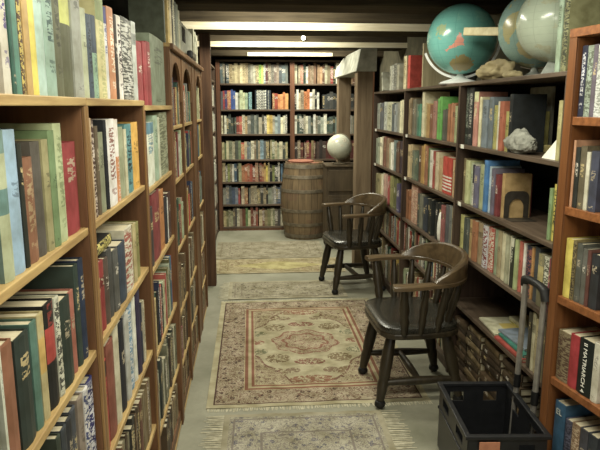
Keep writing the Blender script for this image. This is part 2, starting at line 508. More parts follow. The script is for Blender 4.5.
# orange stained bookcase at the near right, turned slightly towards the camera
OC = (1.148, 2.2); OA = R(9)
OZ = [1.562, 1.235, .893, .563, .2]
oc = case('bookcase', 'orange stained pine bookcase standing nearest on the globe side of the aisle', (OC[0], OC[1], 0), math.pi + OA, 1.0, .28, 1.868, OZ, MT['orange_shelf'], MT['orange_wood'], MT['orange_wood'], t=.03, sw=.04, base=.06)
BOOK_ROWS = {
 'A1': '''
1.0138,0.0308,0.332,c9c3b4,white lettered,T,5a4a8a
1.0455,0.0158,0.311,2c5a4e,dark green,P,
1.0621,0.0342,0.311,4f8878,teal,P,
1.0970,0.0176,0.300,5a4030,dark mottled,N,c8b040
1.1154,0.0281,0.322,c09a50,tan,P,
1.1443,0.0402,0.332,e2d020,bright yellow,P,
1.1853,0.0492,0.322,a9c9c0,pale aqua,P,
1.2354,0.0603,0.343,8fb0a0,grey teal,T,40605c
1.2964,0.0528,0.322,66684a,olive grey,T,45462e
1.3500,0.0731,0.332,5e6040,olive,B,c8cc50
1.4239,0.0733,0.322,a3a69a,light grey,P,
1.4980,0.0440,0.202,bcc4a0,pale sage,P,''',
 'A2': '''
1.5428,0.0463,0.195,4a5a6c,slate blue,T,2a3038
1.5899,0.0495,0.199,8fb89a,mint green,K,4a5668
1.6402,0.0869,0.354,d6cc88,pale yellow,K,8a9a58
1.7279,0.0469,0.240,d8d8dc,white and blue,K2,4a4a90
1.7756,0.0761,0.247,d08a58,orange and cream,T,e8d8c0
1.8524,0.0403,0.236,3a302a,dark brown,P,
1.8935,0.0721,0.241,dcd6d0,white,T,403030
1.9664,0.1639,0.248,4c4c48,black and grey,N,b8b8b0
2.1311,0.0734,0.254,b4bab4,pale grey,P,''',
 'A3': '''
2.2173,0.1125,0.217,a03a40,red,P,
2.3306,0.0662,0.226,a83c42,red,P,
2.3976,0.0949,0.234,9a363c,red,P,
2.5058,0.3933,0.275,7d8a70,grey green,P,''',
 'B1': '''
0.9520,0.0421,0.235,6d8f8a,patchy blue green,G,a8b088
0.9970,0.0487,0.234,8fb0cc,light blue,P,
1.0465,0.0176,0.210,2c3028,near black,P,
1.0650,0.0535,0.184,8a5a3c,rust brown,T,a88a60
1.1192,0.0480,0.208,58524a,dark grey brown,P,
1.1680,0.0342,0.210,9a9260,khaki,P,
1.2030,0.0364,0.225,6d8a58,green,P,
1.2402,0.0526,0.237,b0bc88,pale green,T,8a9868
1.3006,0.0978,0.195,9c3236,red,P,''',
 'B2': '''
1.4823,0.0273,0.243,b89a70,tan,P,
1.5104,0.0536,0.240,4a2a26,dark maroon,N,c8b8a8
1.5647,0.0252,0.222,6a5a44,brown,P,
1.5908,0.0596,0.205,8a8f70,sage,P,
1.6512,0.0282,0.235,23262c,black,P,
1.6802,0.1061,0.236,e0dcd8,white,T,9a6a60
1.7871,0.0473,0.234,d88848,orange and white,K,e8e0d8
1.8352,0.0726,0.210,9aa07c,sage green,P,
1.9086,0.0302,0.202,c8c4a0,cream,P,
1.9396,0.1074,0.215,4f8c90,teal,T,20343a
2.0478,0.1203,0.218,e0a818,golden yellow,P,''',
 'B3': '''
2.2363,0.0676,0.227,a05a58,dull rose,P,
2.3048,0.1867,0.237,d8dcc8,white,K2,5a8aa0
2.4922,0.1129,0.261,9ab498,pale green,P,
2.6059,0.0674,0.252,c8ccb0,cream,P,
2.6741,0.2465,0.271,a0a684,sage floral,N,686c50''',
 'C1': '''
0.8268,0.0231,0.230,40443a,dark olive,P,
0.8507,0.0281,0.228,8a8a70,khaki,P,
0.8909,0.0088,0.217,c8ccb8,white,P,
0.9025,0.0617,0.202,8f5a3c,rust brown,P,
0.9672,0.0632,0.194,2f3a34,green black,P,
1.0337,0.0331,0.198,50786a,teal green,P,
1.0676,0.0324,0.201,b8a870,mottled cream,B,c8a040
1.1066,0.0534,0.206,262624,black,B,b03a30
1.1640,0.0284,0.202,c8c8b0,white,N,505048
1.1965,0.0661,0.183,2e3a32,dark green,P,
1.2671,0.0376,0.181,a8604c,rust pink,P,
1.3094,0.0317,0.228,34443c,bottle green,P,
1.3461,0.0379,0.231,2c3850,navy,P,''',
 'C2': '''
1.4690,0.0504,0.187,a03c38,red,P,
1.5202,0.0539,0.179,96302e,red,P,
1.5750,0.0458,0.175,5a4a40,brown,P,
1.6216,0.0549,0.187,4c4c4a,charcoal,P,
1.6773,0.0588,0.174,5a5a56,charcoal grey,P,
1.7437,0.0936,0.173,3c4858,slate navy,P,
1.8457,0.1135,0.198,d0ccb4,cream patterned,N,a85848
1.9687,0.0438,0.191,b8a870,buff,P,
2.0133,0.0748,0.183,8f8a48,olive yellow,P,''',
 'C3': '''
2.3049,0.0783,0.227,4a4444,charcoal,P,
2.3839,0.1899,0.268,8c3a3c,dark red,P,
2.5746,0.1454,0.252,c07a34,orange,P,
2.7208,0.0628,0.211,3a3a40,black,P,
2.7844,0.0490,0.194,d8d8d0,white,P,
2.8342,0.0864,0.211,5a4038,brown,P,''',
 'D1': '''
1.1168,0.0247,0.252,3a4438,dark green,P,
1.1455,0.0328,0.252,3c4248,slate,P,
1.1826,0.0350,0.252,34363a,charcoal,P,
1.2221,0.0373,0.252,4a4e56,grey blue,P,
1.2642,0.0399,0.257,8a7a6a,taupe,P,
1.3091,0.0339,0.257,d0ccc8,white,N,404a78
1.3482,0.0502,0.257,34346a,navy lettered,N,d0d0d8''',
 'D2': '''
1.4688,0.0672,0.241,b83430,bright red,K2,202020
1.5428,0.0804,0.268,8a4a38,russet,P,
1.6306,0.0607,0.279,c8c0a0,cream,P,
1.6992,0.0657,0.268,282a34,blue black,P,
1.7734,0.0548,0.273,b8b8b0,light grey,P,
1.8372,0.0587,0.279,6a98b8,sky blue,N,d8d8d8
1.9056,0.0444,0.279,dcdccc,white,P,
1.9600,0.0567,0.289,3c3450,purple,P,''',
 'R2A': '''
4.8043,0.1303,0.259,d0c8a0,cream,P,
4.9355,0.1022,0.244,a0a090,grey beige,P,
5.0385,0.1065,0.236,8a9090,blue grey,P,
5.1459,0.1111,0.237,50585c,dark slate,P,
5.2578,0.1967,0.246,c0c0a0,cream,T,808060
5.4553,0.1248,0.247,b8bcb0,pale grey,T,606060
5.5809,0.1306,0.239,60646a,slate,P,
5.7123,0.1368,0.240,a0a498,grey,P,''',
 'R2B': '''
3.5452,0.0415,0.212,98a070,pale olive,P,
3.5961,0.0516,0.224,a06a44,rust,P,
3.6485,0.0809,0.230,b87a4c,tan orange,P,
3.7395,0.0851,0.194,54544a,dark grey,P,
3.8352,0.1209,0.269,58a83c,bright green,P,
3.9674,0.0743,0.244,a87868,dusty pink,P,
4.0425,0.0659,0.219,8a5a40,brown,P,
4.1092,0.0682,0.225,b08a48,gold,P,
4.1782,0.0706,0.232,c0b078,buff,P,
4.2497,0.0607,0.309,d8d0a8,cream,P,
4.3236,0.0889,0.226,4c9478,sea green,P,
4.4133,0.0656,0.226,6a7a68,grey green,P,
4.4797,0.1098,0.263,7a7460,drab,P,
4.5903,0.0859,0.272,96805c,tan brown,P,''',
 'R2C': '''
2.3298,0.0284,0.233,b8b070,pale yellow,P,
2.7808,0.0362,0.265,24282a,black,P,
2.8231,0.0485,0.187,a8a048,yellow olive,P,
2.8779,0.0505,0.234,b06040,rust orange,P,
2.9350,0.0406,0.234,d8d4bc,white,P,
2.9824,0.0420,0.215,a8a048,mustard,T,708a60
3.0314,0.1360,0.256,68747c,blue grey,P,
3.1751,0.0338,0.258,d8d0a0,cream,P,
3.2167,0.0638,0.285,c08070,pink,K2,c8c890
3.2887,0.0669,0.309,2a2c2c,black patterned,T,a0a094
3.3641,0.0621,0.311,2c322c,black patterned,T,70786a''',
 'R3A': '''
4.7942,0.1266,0.261,4a3844,dark plum,P,
4.9215,0.0993,0.255,70503c,brown,P,
5.0216,0.1035,0.257,6a7a78,slate green,P,
5.1260,0.0895,0.235,e0dccc,white,P,
5.2163,0.0928,0.229,c8c4a0,cream,P,
5.3099,0.1161,0.258,a08060,tan,P,
5.4268,0.1214,0.269,8a5a48,brown red,P,
5.5490,0.1490,0.263,d0c8a8,cream,P,
5.7209,0.1353,0.245,a0a890,pale sage,P,''',
 'R3B': '''
3.4798,0.0607,0.225,b88a5c,peach tan,P,
3.5502,0.0631,0.219,c0a070,tan,P,
3.6235,0.1752,0.226,c83c28,bright red striped,S,e0d8c8
3.8097,0.0726,0.209,b89868,buff,P,
3.8831,0.0643,0.242,c8b890,cream,P,
3.9483,0.0438,0.244,a84c40,brick red,P,
3.9929,0.0680,0.247,d4d0c0,white,P,
4.0617,0.0464,0.256,60784a,moss green,P,
4.1088,0.0720,0.266,a06848,rust,P,
4.1816,0.1132,0.274,c89a40,gold,P,
4.2956,0.0652,0.254,6a4a34,brown,P,
4.3616,0.0810,0.213,5a6a58,dark sage,P,
4.4434,0.0841,0.215,78806a,grey green,P,
4.5283,0.1479,0.252,b8a070,tan,P,''',
 'R3C': '''
2.2927,0.0206,0.246,c8ccb0,pale sage,P,
2.3165,0.0358,0.230,d8c428,bright yellow,T,404020
2.3532,0.0242,0.211,80a068,green,P,
2.8973,0.0428,0.206,7a3034,dark red,P,
2.9409,0.0441,0.231,6a6478,mauve grey,P,
2.9923,0.0389,0.236,a8c0d0,pale blue,P,
3.0320,0.0468,0.263,3c7cb8,bright blue,P,
3.0866,0.0701,0.236,a0a878,sage,P,
3.1574,0.0657,0.219,6a6884,purple grey,P,
3.2239,0.0373,0.225,d4d4c0,white,K,30303c
3.2620,0.0382,0.232,a8b490,pale green,P,
3.3010,0.0635,0.239,b8bc80,pale yellow green,P,
3.3735,0.0527,0.244,80704a,olive brown,P,''',
 'R4A': '''
4.8858,0.0958,0.238,5a5478,purple blue,P,
4.9825,0.1344,0.273,7a7c44,olive green,P,
5.1177,0.1239,0.274,8a8848,olive,P,
5.2424,0.0922,0.261,b04848,red,P,
5.3354,0.1554,0.265,b89080,pink cream,P,
5.4916,0.0809,0.260,d8d0b0,cream,P,
5.5733,0.1265,0.239,c0b078,buff,P,
5.7006,0.1556,0.232,9a9060,khaki,P,''',
 'R4B': '''
3.4720,0.0704,0.264,a89a70,tan,P,
3.5513,0.0656,0.268,787c78,grey,P,
3.6177,0.0595,0.262,5a5c60,slate grey,P,
3.6868,0.0804,0.248,9a5a58,rose,P,
3.7773,0.1343,0.253,282a28,black,P,
3.9736,0.0949,0.243,2c302e,black,P,
4.0802,0.1239,0.237,343c48,blue black,P,
4.2166,0.0711,0.241,7a7a68,drab,P,
4.2886,0.0612,0.238,50564e,dark grey green,P,
4.3632,0.1708,0.286,b8806c,rose patterned,N,d0b090
4.5486,0.1276,0.232,a86a3c,burnt orange,P,''',
 'R4C': '''
2.2720,0.0595,0.224,9a4a54,dark pink,P,
2.3364,0.0412,0.222,d0d0b8,white,N,60604c
2.3827,0.0473,0.223,8a8460,grey olive,B,b8a860
2.4353,0.0447,0.240,44484c,dark grey,P,
2.4854,0.0179,0.227,c08a40,orange,P,
2.5088,0.0523,0.226,2c3048,navy patterned,N,9a5a50
2.5669,0.0191,0.230,dcd8cc,white,P,
2.5918,0.0297,0.232,c0604c,coral,P,
2.6275,0.0305,0.233,a8b878,pale green,P,
2.6641,0.0314,0.235,3a3c30,black and white,K2,d0d0b8
2.6963,0.0266,0.233,d4d0b0,cream,P,
2.7292,0.0329,0.230,a8a888,pale khaki,P,
2.7687,0.0515,0.229,d0c8a0,cream,P,
2.8269,0.0475,0.232,a89870,tan,P,
2.8752,0.0428,0.228,8a9a78,grey green,P,
2.9251,0.0706,0.225,b84838,red lettered,N,d0c8b0
3.0031,0.0604,0.221,c8ccd0,white lettered,N,8a3c3c
3.0782,0.0634,0.222,a08a64,buff brown,P,
3.1424,0.0736,0.220,a86c40,rust,P,
3.2168,0.0533,0.213,b89858,tan,P,
3.2788,0.0800,0.211,586058,grey green,P,
3.3596,0.0666,0.214,b8b460,yellow green,P,''',
}
DEMOTED = {'dull rose book, upper tier, bookcase before the arched one', 'dark olive book, second tier down, nearest pine bookcase', 'khaki book, second tier down, nearest pine bookcase', 'peach tan book, dark bookcase middle tier under teal globe', 'pale sage book, dark bookcase middle tier by black bookend', 'tan book, dark bookcase third tier between the chairs', 'olive book standing on the fourth tier behind the cart handle', 'old brown book, first up in the bottom shelf pile nearest the crate', 'old brown book, third up in the bottom shelf pile nearest the crate', 'white book on top tier of the orange bookcase', 'dark pink book, dark bookcase third tier above the crate', 'closer slate green book, dark bookcase middle tier by the timber post', 'closer buff book, dark bookcase third tier behind far chair', 'closer cream book, dark bookcase third tier behind far chair', 'farther slate book, dark bookcase top tier by the timber post', 'second closest cream book, dark bookcase middle tier by the timber post', 'yellow flat book at the bottom of the small back pile', 'third closest cream book, dark bookcase middle tier by the timber post', 'old brown book, first up in the bottom shelf second pile from the crate', 'old brown book, fourth up in the bottom shelf second pile from the crate', 'farther dark plum book, dark bookcase middle tier by the timber post', 'farther white book, dark bookcase middle tier by the timber post', 'dull green book standing on top of the arched bookcase', 'whitish book standing on top of the arched bookcase', 'closer red book, dark bookcase third tier behind far chair', 'closer khaki book, dark bookcase third tier behind far chair', 'farther tan brown book, dark bookcase top tier under teal globe', 'farther grey beige book, dark bookcase top tier by the timber post', 'oatmeal book standing on top of the arched bookcase', 'farther blue grey book, dark bookcase top tier by the timber post', 'tan book, upper tier, middle pine bookcase', 'farther red book, dark bookcase third tier behind far chair', 'farther purple blue book, dark bookcase third tier behind far chair', 'fourth closest black book, dark bookcase third tier between the chairs', 'farther grey book, dark bookcase top tier by the timber post', 'closer dark slate book, dark bookcase top tier by the timber post', 'farther pale sage book, dark bookcase middle tier by the timber post'}

# ------------------------------------------------------------------ books
def tone(c, k):   # c linear rgba
    return (c[0]*k, c[1]*k, c[2]*k, 1.)
GOLD = lin('c8b070'); BLACK = lin('1c1a18')
def lum(c): return .2126*c[0] + .7152*c[1] + .0722*c[2]

def book_geo(w, h, d, hexc, style='P', ink='', r=rnd, simple=False):
    """spine faces +x at x=0, thickness along y from 0 to w, standing on z=0.
    returns cover (verts, faces, colours, inks, uvs) and page block"""
    c = lin(hexc); k = lin(ink) if ink else (tone(c, .35) if lum(c) > .18 else lin(r.choice(['c8b070', 'd8d0c0', 'b8a888'])))
    t = min(.0028, w * .16)
    bands = []          # (z0, z1, colour, ink alpha in the middle, alpha at the sides)
    if style == 'P':
        q = r.random()
        if q < .6:
            a = r.uniform(.5, .62); b = a + r.uniform(.12, .26)
            bands = [(0, a, c, 0, 0), (a, min(b, .93), c, .75, 0), (min(b, .93), 1, c, 0, 0)]
            if r.random() < .35: bands = [(0, .05, c, 0, 0), (.05, .1, c, .6, 0), (.1, a, c, 0, 0)] + bands[1:]
        elif q < .75:
            a = r.uniform(.62, .72); l = tone(c, .55)
            bands = [(0, a, c, 0, 0), (a, a + .14, l, .8, 0), (a + .14, 1, c, 0, 0)]
        else: bands = [(0, 1, c, 0, 0)]
    elif style == 'T': bands = [(0, .12, c, 0, 0), (.12, .2, c, .7, 0), (.2, .3, c, 0, 0), (.3, .9, c, 1, 0), (.9, 1, c, 0, 0)]
    elif style == 'N': bands = [(0, .06, c, .5, .5), (.06, .95, c, 1, 1), (.95, 1, c, .3, .3)]
    elif style == 'B': bands = [(0, .45, c, 0, 0), (.45, .78, k, 0, 0), (.78, 1, c, .5, 0)]
    elif style == 'K': bands = [(0, .55, c, .5, 0), (.55, 1, k, 0, 0)]
    elif style == 'K2': bands = [(0, .5, c, 0, 0), (.5, .82, c, .8, 0), (.82, 1, k, 0, 0)]
    elif style == 'S':
        bands = [(0, .08, c, 0, 0)]
        for i in range(5): bands += [(.08 + i*.09, .125 + i*.09, k, 0, 0), (.125 + i*.09, .17 + i*.09, c, 0, 0)]
        bands.append((.53, 1, c, 0, 0))
    elif style == 'G': bands = [(0, .45, k, .3, 0), (.45, .62, lin('5c8480'), 0, 0), (.62, .85, k, 0, 0), (.85, 1, c, 0, 0)]
    V, Fc, CC, II, UV = [], [], [], [], []
    def quad(p, col, al, uv=None):
        n = len(V); V.extend(p); Fc.append((n, n+1, n+2, n+3)); CC.append(col); II.append((k[0], k[1], k[2], al))
        UV.append(uv or [(0, 0)] * 4)
    bulge = 0 if simple else min(.005, w * .12)
    us = [0, .5, 1] if simple else [0, .22, .5, .78, 1]
    X = [-bulge * (1 - math.sin(math.pi * u)) for u in us]
    for z0, z1, col, am, as_ in bands:
        for i in range(len(us) - 1):
            mid = .2 < (us[i] + us[i+1]) / 2 < .8 if not simple else True
            p = [(X[i], us[i]*w, z0*h), (X[i+1], us[i+1]*w, z0*h), (X[i+1], us[i+1]*w, z1*h), (X[i], us[i]*w, z1*h)]
            quad(p, col, am if mid else as_, [(us[i], z0*h), (us[i+1], z0*h), (us[i+1], z1*h), (us[i], z1*h)])
    # boards
    b0 = X[0]
    for y0, y1 in ((0, t), (w - t, w)):
        out = y0 if y0 == 0 else y1; inn = y1 if y0 == 0 else y0
        quad([(b0, out, 0), (b0, out, h), (-d, out, h), (-d, out, 0)], c, 0)
        quad([(b0, inn, 0), (b0, inn, h), (-d, inn, h), (-d, inn, 0)], tone(c, .8), 0)
        quad([(b0, y0, h), (b0, y1, h), (-d, y1, h), (-d, y0, h)], c, 0)
        quad([(b0, y0, 0), (b0, y1, 0), (-d, y1, 0), (-d, y0, 0)], c, 0)
        quad([(-d, y0, 0), (-d, y1, 0), (-d, y1, h), (-d, y0, h)], c, 0)
    # inside of the spine and its top edge
    quad([(b0 - t, t, 0), (b0 - t, w - t, 0), (b0 - t, w - t, h), (b0 - t, t, h)], tone(c, .7), 0)
    n = len(V); V.extend([(X[i], us[i]*w, h) for i in range(len(us))] + [(b0 - t, w - t, h), (b0 - t, t, h)])
    Fc.append(tuple(range(n, len(V)))); CC.append(c); II.append((0, 0, 0, 0)); UV.append([(0, 0)] * (len(us) + 2))
    n = len(V); V.extend([(X[i], us[i]*w, 0) for i in range(len(us))] + [(b0 - t, w - t, 0), (b0 - t, t, 0)])
    Fc.append(tuple(range(n, len(V)))[::-1]); CC.append(c); II.append((0, 0, 0, 0)); UV.append([(0, 0)] * (len(us) + 2))
    return V, Fc, CC, II, UV

def paint(me, CC, II, UV):
    ca = me.color_attributes.new('Col', 'FLOAT_COLOR', 'CORNER'); ia = me.color_attributes.new('Ink', 'FLOAT_COLOR', 'CORNER')
    uv = me.uv_layers.new(name='UVMap')
    a, b, u = [], [], []
    for p in me.polygons:
        for j, li in enumerate(p.loop_indices):
            a.extend(CC[p.index]); b.extend(II[p.index]); u.extend(UV[p.index][j])
    ca.data.foreach_set('color', a); ia.data.foreach_set('color', b); uv.data.foreach_set('uv', u)

def raw_mesh(name, V, Fc, mats):
    me = bpy.data.meshes.new(name); me.from_pydata(V, [], Fc)
    for m in mats: me.materials.append(m)
    return me

class Place:
    """a line of books: origin, turn about z; books advance along local +y with spines facing local +x"""
    def __init__(s, x, y, z, rz): s.M = Matrix.Translation((x, y, z)) @ Matrix.Rotation(rz, 4, 'Z')
def make_book(label, M, w, h, d, hexc, style='P', ink='', group=None, flat=False, parts=True):
    if label in DEMOTED:            # the smallest in view join the mass of distant books
        STUFF.book(M, w, h, d, hexc, style, ink); return None
    V, Fc, CC, II, UV = book_geo(w, h, d, hexc, style, ink)
    t = min(.0028, w * .16); bulge = min(.005, w * .12)
    me = raw_mesh('cover', V, Fc, [MT['book']]); paint(me, CC, II, UV)
    root = bpy.data.objects.new('book', None); COL.objects.link(root); root.empty_display_size = .03
    tag(root, label, 'book', group)
    co = bpy.data.objects.new('cover', me); COL.objects.link(co); co.parent = root
    pg = MB().box(-d + .004, -bulge - t - .0004, t + .0002, w - t - .0002, .003, h - .004).build('page_block', MT['pages'], root)
    root.matrix_world = M
    return root

class Stuff:
    def __init__(s): s.V, s.F, s.C, s.I, s.U = [], [], [], [], []
    def book(s, M, w, h, d, hexc, style='P', ink=''):
        V, Fc, CC, II, UV = book_geo(w, h, d, hexc, style, ink, simple=True)
        n = len(s.V)
        s.V += [tuple(M @ Vector(p)) for p in V]; s.F += [tuple(n + i for i in f) for f in Fc]
        s.C += CC; s.I += II; s.U += UV
        # pages
        t = min(.0028, w * .16)
        vs = [(-t - .001, t, h - .004), (-t - .001, w - t, h - .004), (-d + .004, w - t, h - .004), (-d + .004, t, h - .004)]
        n = len(s.V); s.V += [tuple(M @ Vector(p)) for p in vs]; s.F.append((n, n+1, n+2, n+3))
        s.C.append(lin('c8bc98')); s.I.append((0, 0, 0, 0)); s.U.append([(0, 0)] * 4)
STUFF = Stuff()
def fill(Mrow, y0, y1, hs, pal, ws=(.018, .042), d=.16, gap=.0, rec=.012, styles='PPPPTN'):
    y = y0 + .004
    i = 0
    seq = pal if isinstance(pal, list) else pal.split()
    span = 0
    while True:
        w = rnd.uniform(*ws)
        if y + w > y1 - .004: break
        c = seq[i % len(seq)] if not isinstance(pal, list) else rnd.choice(seq)
        i += 1
        M = Mrow @ Matrix.Translation((-rec - rnd.uniform(0, .008), y, .0006))
        STUFF.book(M, w, rnd.uniform(*hs), d * rnd.uniform(.85, 1.), shade(c, rnd.uniform(.88, 1.1)), rnd.choice(styles))
        y += w + .0012 + (rnd.random() < .05) * .012

ORD = 'first second third fourth fifth sixth seventh eighth ninth tenth eleventh twelfth'.split()
def row_labels(items, phrase):
    """names run away from the camera; each gets a label true of it alone in that row"""
    names = [i[0] for i in items]
    out = []
    for k, n in enumerate(names):
        same = [j for j in range(len(names)) if names[j] == n]
        if len(same) == 1: pre = ''
        elif len(same) == 2: pre = ('closer ', 'farther ')[same.index(k)]
        else: pre = ('closest ', 'second closest ', 'third closest ', 'fourth closest ', 'fifth closest ', 'sixth closest ', 'seventh closest ')[same.index(k)]
        out.append(pre + n + ' book' + (' ' if phrase.startswith('on ') else ', ') + phrase)
    return out

PHR = {
 'A1': 'on top of the nearest pine bookcase', 'A2': 'on top of the middle pine bookcase', 'A3': 'on top of the bookcase before the arched one',
 'B1': 'upper tier, nearest pine bookcase', 'B2': 'upper tier, middle pine bookcase', 'B3': 'upper tier, bookcase before the arched one',
 'C1': 'second tier down, nearest pine bookcase', 'C2': 'second tier down, middle pine bookcase', 'C3': 'second tier, bookcase before the arched one',
 'D1': 'lowest visible tier, nearest pine bookcase', 'D2': 'third tier down, middle pine bookcase',
 'R2A': 'dark bookcase top tier by the timber post', 'R2B': 'dark bookcase top tier under teal globe', 'R2C': 'dark bookcase top tier beside grey rock',
 'R3A': 'dark bookcase middle tier by the timber post', 'R3B': 'dark bookcase middle tier under teal globe', 'R3C': 'dark bookcase middle tier by black bookend',
 'R4A': 'dark bookcase third tier behind far chair', 'R4B': 'dark bookcase third tier between the chairs', 'R4C': 'dark bookcase third tier above the crate',
}
ORG = {k: ZL(z) + .0005 for k, z in {'A1': 1.617, 'A2': 1.617, 'A3': 1.602, 'B1': 1.347, 'B2': 1.347, 'B3': 1.322, 'C1': 1.072, 'C2': 1.072, 'C3': 1.035, 'D1': .777, 'D2': .777}.items()}
ORG.update({'R2A': 1.3885, 'R2B': 1.3885, 'R2C': 1.3885, 'R3A': 1.0645, 'R3B': 1.0645, 'R3C': 1.0645, 'R4A': .7405, 'R4B': .7405, 'R4C': .7705})
for key, txt in BOOK_ROWS.items():
    left = key[0] in 'ABCD'
    items = []
    for ln in txt.strip().splitlines():
        y, w, h, c, nm, st, ink = ln.split(',')
        y, w, h = float(y), float(w), float(h)
        lim = .25
        if not left and w > .075 and st in 'P':
            # two volumes standing close together
            a = w * rnd.uniform(.42, .58)
            items.append([y, a - .001, h, c, nm, st, ink]); items.append([y + a, w - a, h * rnd.uniform(.94, .99), shade(c, rnd.choice((.86, 1.1))), nm, st, ink])
        else: items.append([y, w, h, c, nm, st, ink])
    labs = row_labels([(i[4], i[2], i[1]) for i in items], PHR[key])
    z = ORG[key]
    for (y, w, h, c, nm, st, ink), lab in zip(items, labs):
        if key == 'R2C' and nm == 'near black': h = .29
        d = rnd.uniform(.15, .2)
        if left:
            rec = .006 + rnd.uniform(0, .006)
            if nm == 'grey green' and key == 'A3': d = .2
            M = Matrix.Translation((XL - rec, y, z))
        else:
            rec = .014 + rnd.uniform(0, .014)
            if nm == 'near black' and key == 'R2C': d = .16
            M = Matrix.Translation((XR + rec, y + w, z)) @ Matrix.Rotation(math.pi, 4, 'Z')
        make_book(lab, M, w, h, d, c, st, ink)

# orange bookcase
OROWS = [
 (1.5625, 'top tier of the orange bookcase', [(.048,.027,.245,'2c3048','navy','T','c8c8d0'),(.077,.029,.243,'98a898','pale grey green','N','606858'),(.108,.024,.244,'6a6070','mauve grey','P',''),(.134,.045,.24,'c8ccc8','white','N','90948c')]),
 (1.2355, 'second tier of the orange bookcase', [(.046,.012,.243,'c89068','peach','P',''),(.06,.022,.219,'303430','near black','P',''),(.084,.032,.225,'6a6048','taupe','P',''),(.119,.018,.206,'d0ccb4','cream','P',''),(.139,.040,.211,'44485c','slate navy','P','')]),
 (.8935, 'third tier of the orange bookcase', [(.046,.040,.224,'d8c424','bright yellow','P','806820'),(.088,.019,.223,'8a7a48','tan patterned','N','40382c'),(.110,.030,.218,'5a5c54','grey','P',''),(.143,.024,.206,'66665e','stone grey','P',''),(.169,.017,.205,'6a4038','maroon','P',''),(.188,.040,.197,'34363a','charcoal','P','')]),
 (.5635, 'tier beside the crate, orange bookcase', [(.046,.068,.196,'8a7a58','painted tan','N','5a4030'),(.116,.048,.206,'b02c34','plain red','0',''),(.167,.074,.21,'1c2420','black title','0',''),(.243,.033,.219,'d0ccb8','cream','P','')]),
 (.2005, 'lowest tier of the orange bookcase', [(.061,.061,.275,'2c5878','blue','0',''),(.128,.035,.231,'5a5a70','slate','N','303040'),(.166,.042,.236,'8a6a4a','brown','N','c0a888'),(.211,.041,.239,'4a4a52','grey','P',''),(.255,.045,.24,'3a4048','dark slate','P','')]),
]
OM = Matrix.Translation((OC[0], OC[1], 0)) @ Matrix.Rotation(math.pi + OA, 4, 'Z')
TXT_DOWN = Matrix(((0, 0, 1, 0), (0, 1, 0, 0), (-1, 0, 0, 0), (0, 0, 0, 1)))   # letters read from the top of the spine downwards
for z, ph, lst in OROWS:
    for s, w, h, c, nm, st, ink in lst:
        lab = {'black title': 'black book with a big white spine title, beside the crate', 'blue': 'blue book with pale letters, lowest tier of the orange bookcase'}.get(nm, f'{nm} book on {ph}' if not ph.startswith('tier') else f'{nm} book on the {ph}')
        b = make_book(lab, OM @ Matrix.Translation((-.012, s, z)), w, h, .17, c, 'P' if st == '0' else st, ink)
        if b and st == '0':
            # plain spine behind the lettering
            me = b.children[0].data
            for at in ('Ink',):
                a = me.color_attributes[at]
                for dd in a.data: dd.color = (0, 0, 0, 0)
        if b and nm == 'black title':
            text_mesh('title_lettering', 'II MATRIARCH 4', .0265, MT['white_paper'], b, Matrix.Translation((.0012, w * .5, h * .5)) @ Matrix(((0, 0, 1, 0), (0, 1, 0, 0), (-1, 0, 0, 0), (0, 0, 0, 1))))
        if b and nm == 'blue':
            text_mesh('title_lettering', 'EL', .034, MT['clear_grey'], b, Matrix.Translation((.0012, w * .5, h * .86)) @ Matrix(((0, 0, 1, 0), (1, 0, 0, 0), (0, 1, 0, 0), (0, 0, 0, 1))))

# books standing on the arched bookcase
TOPS = [(2.772, .03, .33, '5c6450', 'big grey green', .16, 'P', ''), (2.90, .075, .31, 'd8b860', 'golden buff', .15, 'P', ''), (2.98, .06, .30, 'd8c89c', 'cream', .15, 'P', ''),
        (3.045, .05, .27, '3c3630', 'dark brown', .14, 'P', ''), (3.10, .07, .26, 'c8c4a8', 'pale cream', .14, 'T', '706858'), (3.175, .08, .25, '6a7068', 'slate grey', .15, 'P', ''),
        (3.26, .07, .25, '8a9080', 'sage grey', .14, 'P', ''), (3.335, .06, .23, 'b8b498', 'beige', .14, 'P', ''), (4.19, .06, .24, 'b8b8a0', 'light grey', .15, 'P', ''),
        (4.26, .06, .23, 'c8c8b0', 'whitish', .15, 'P', ''), (4.33, .06, .22, '9a9a84', 'dull green', .15, 'P', ''), (4.40, .06, .22, 'c0bca0', 'oatmeal', .15, 'P', '')]
for y, w, h, c, nm, d, st, ink in TOPS:
    make_book(f'{nm} book standing on top of the arched bookcase', Matrix.Translation((XL - .012, y * 1.072, ATOP + .0006)), w, h, d, c, st, ink)
# flat black book with lettered spine, lying over its row
for i, (x, nm, c, y) in enumerate([(0, 'flat black book with white lettering lying across the second row, middle bookcase', '1c1c1e', 1.478)]):
    h0 = ZL(1.072) + .197
    M = Matrix.Translation((XL - .012, y + .20, h0 + .0)) @ Matrix.Rotation(R(90), 4, 'X')
    make_book(nm, M, .03, .19, .15, c, 'N', 'd8c850')
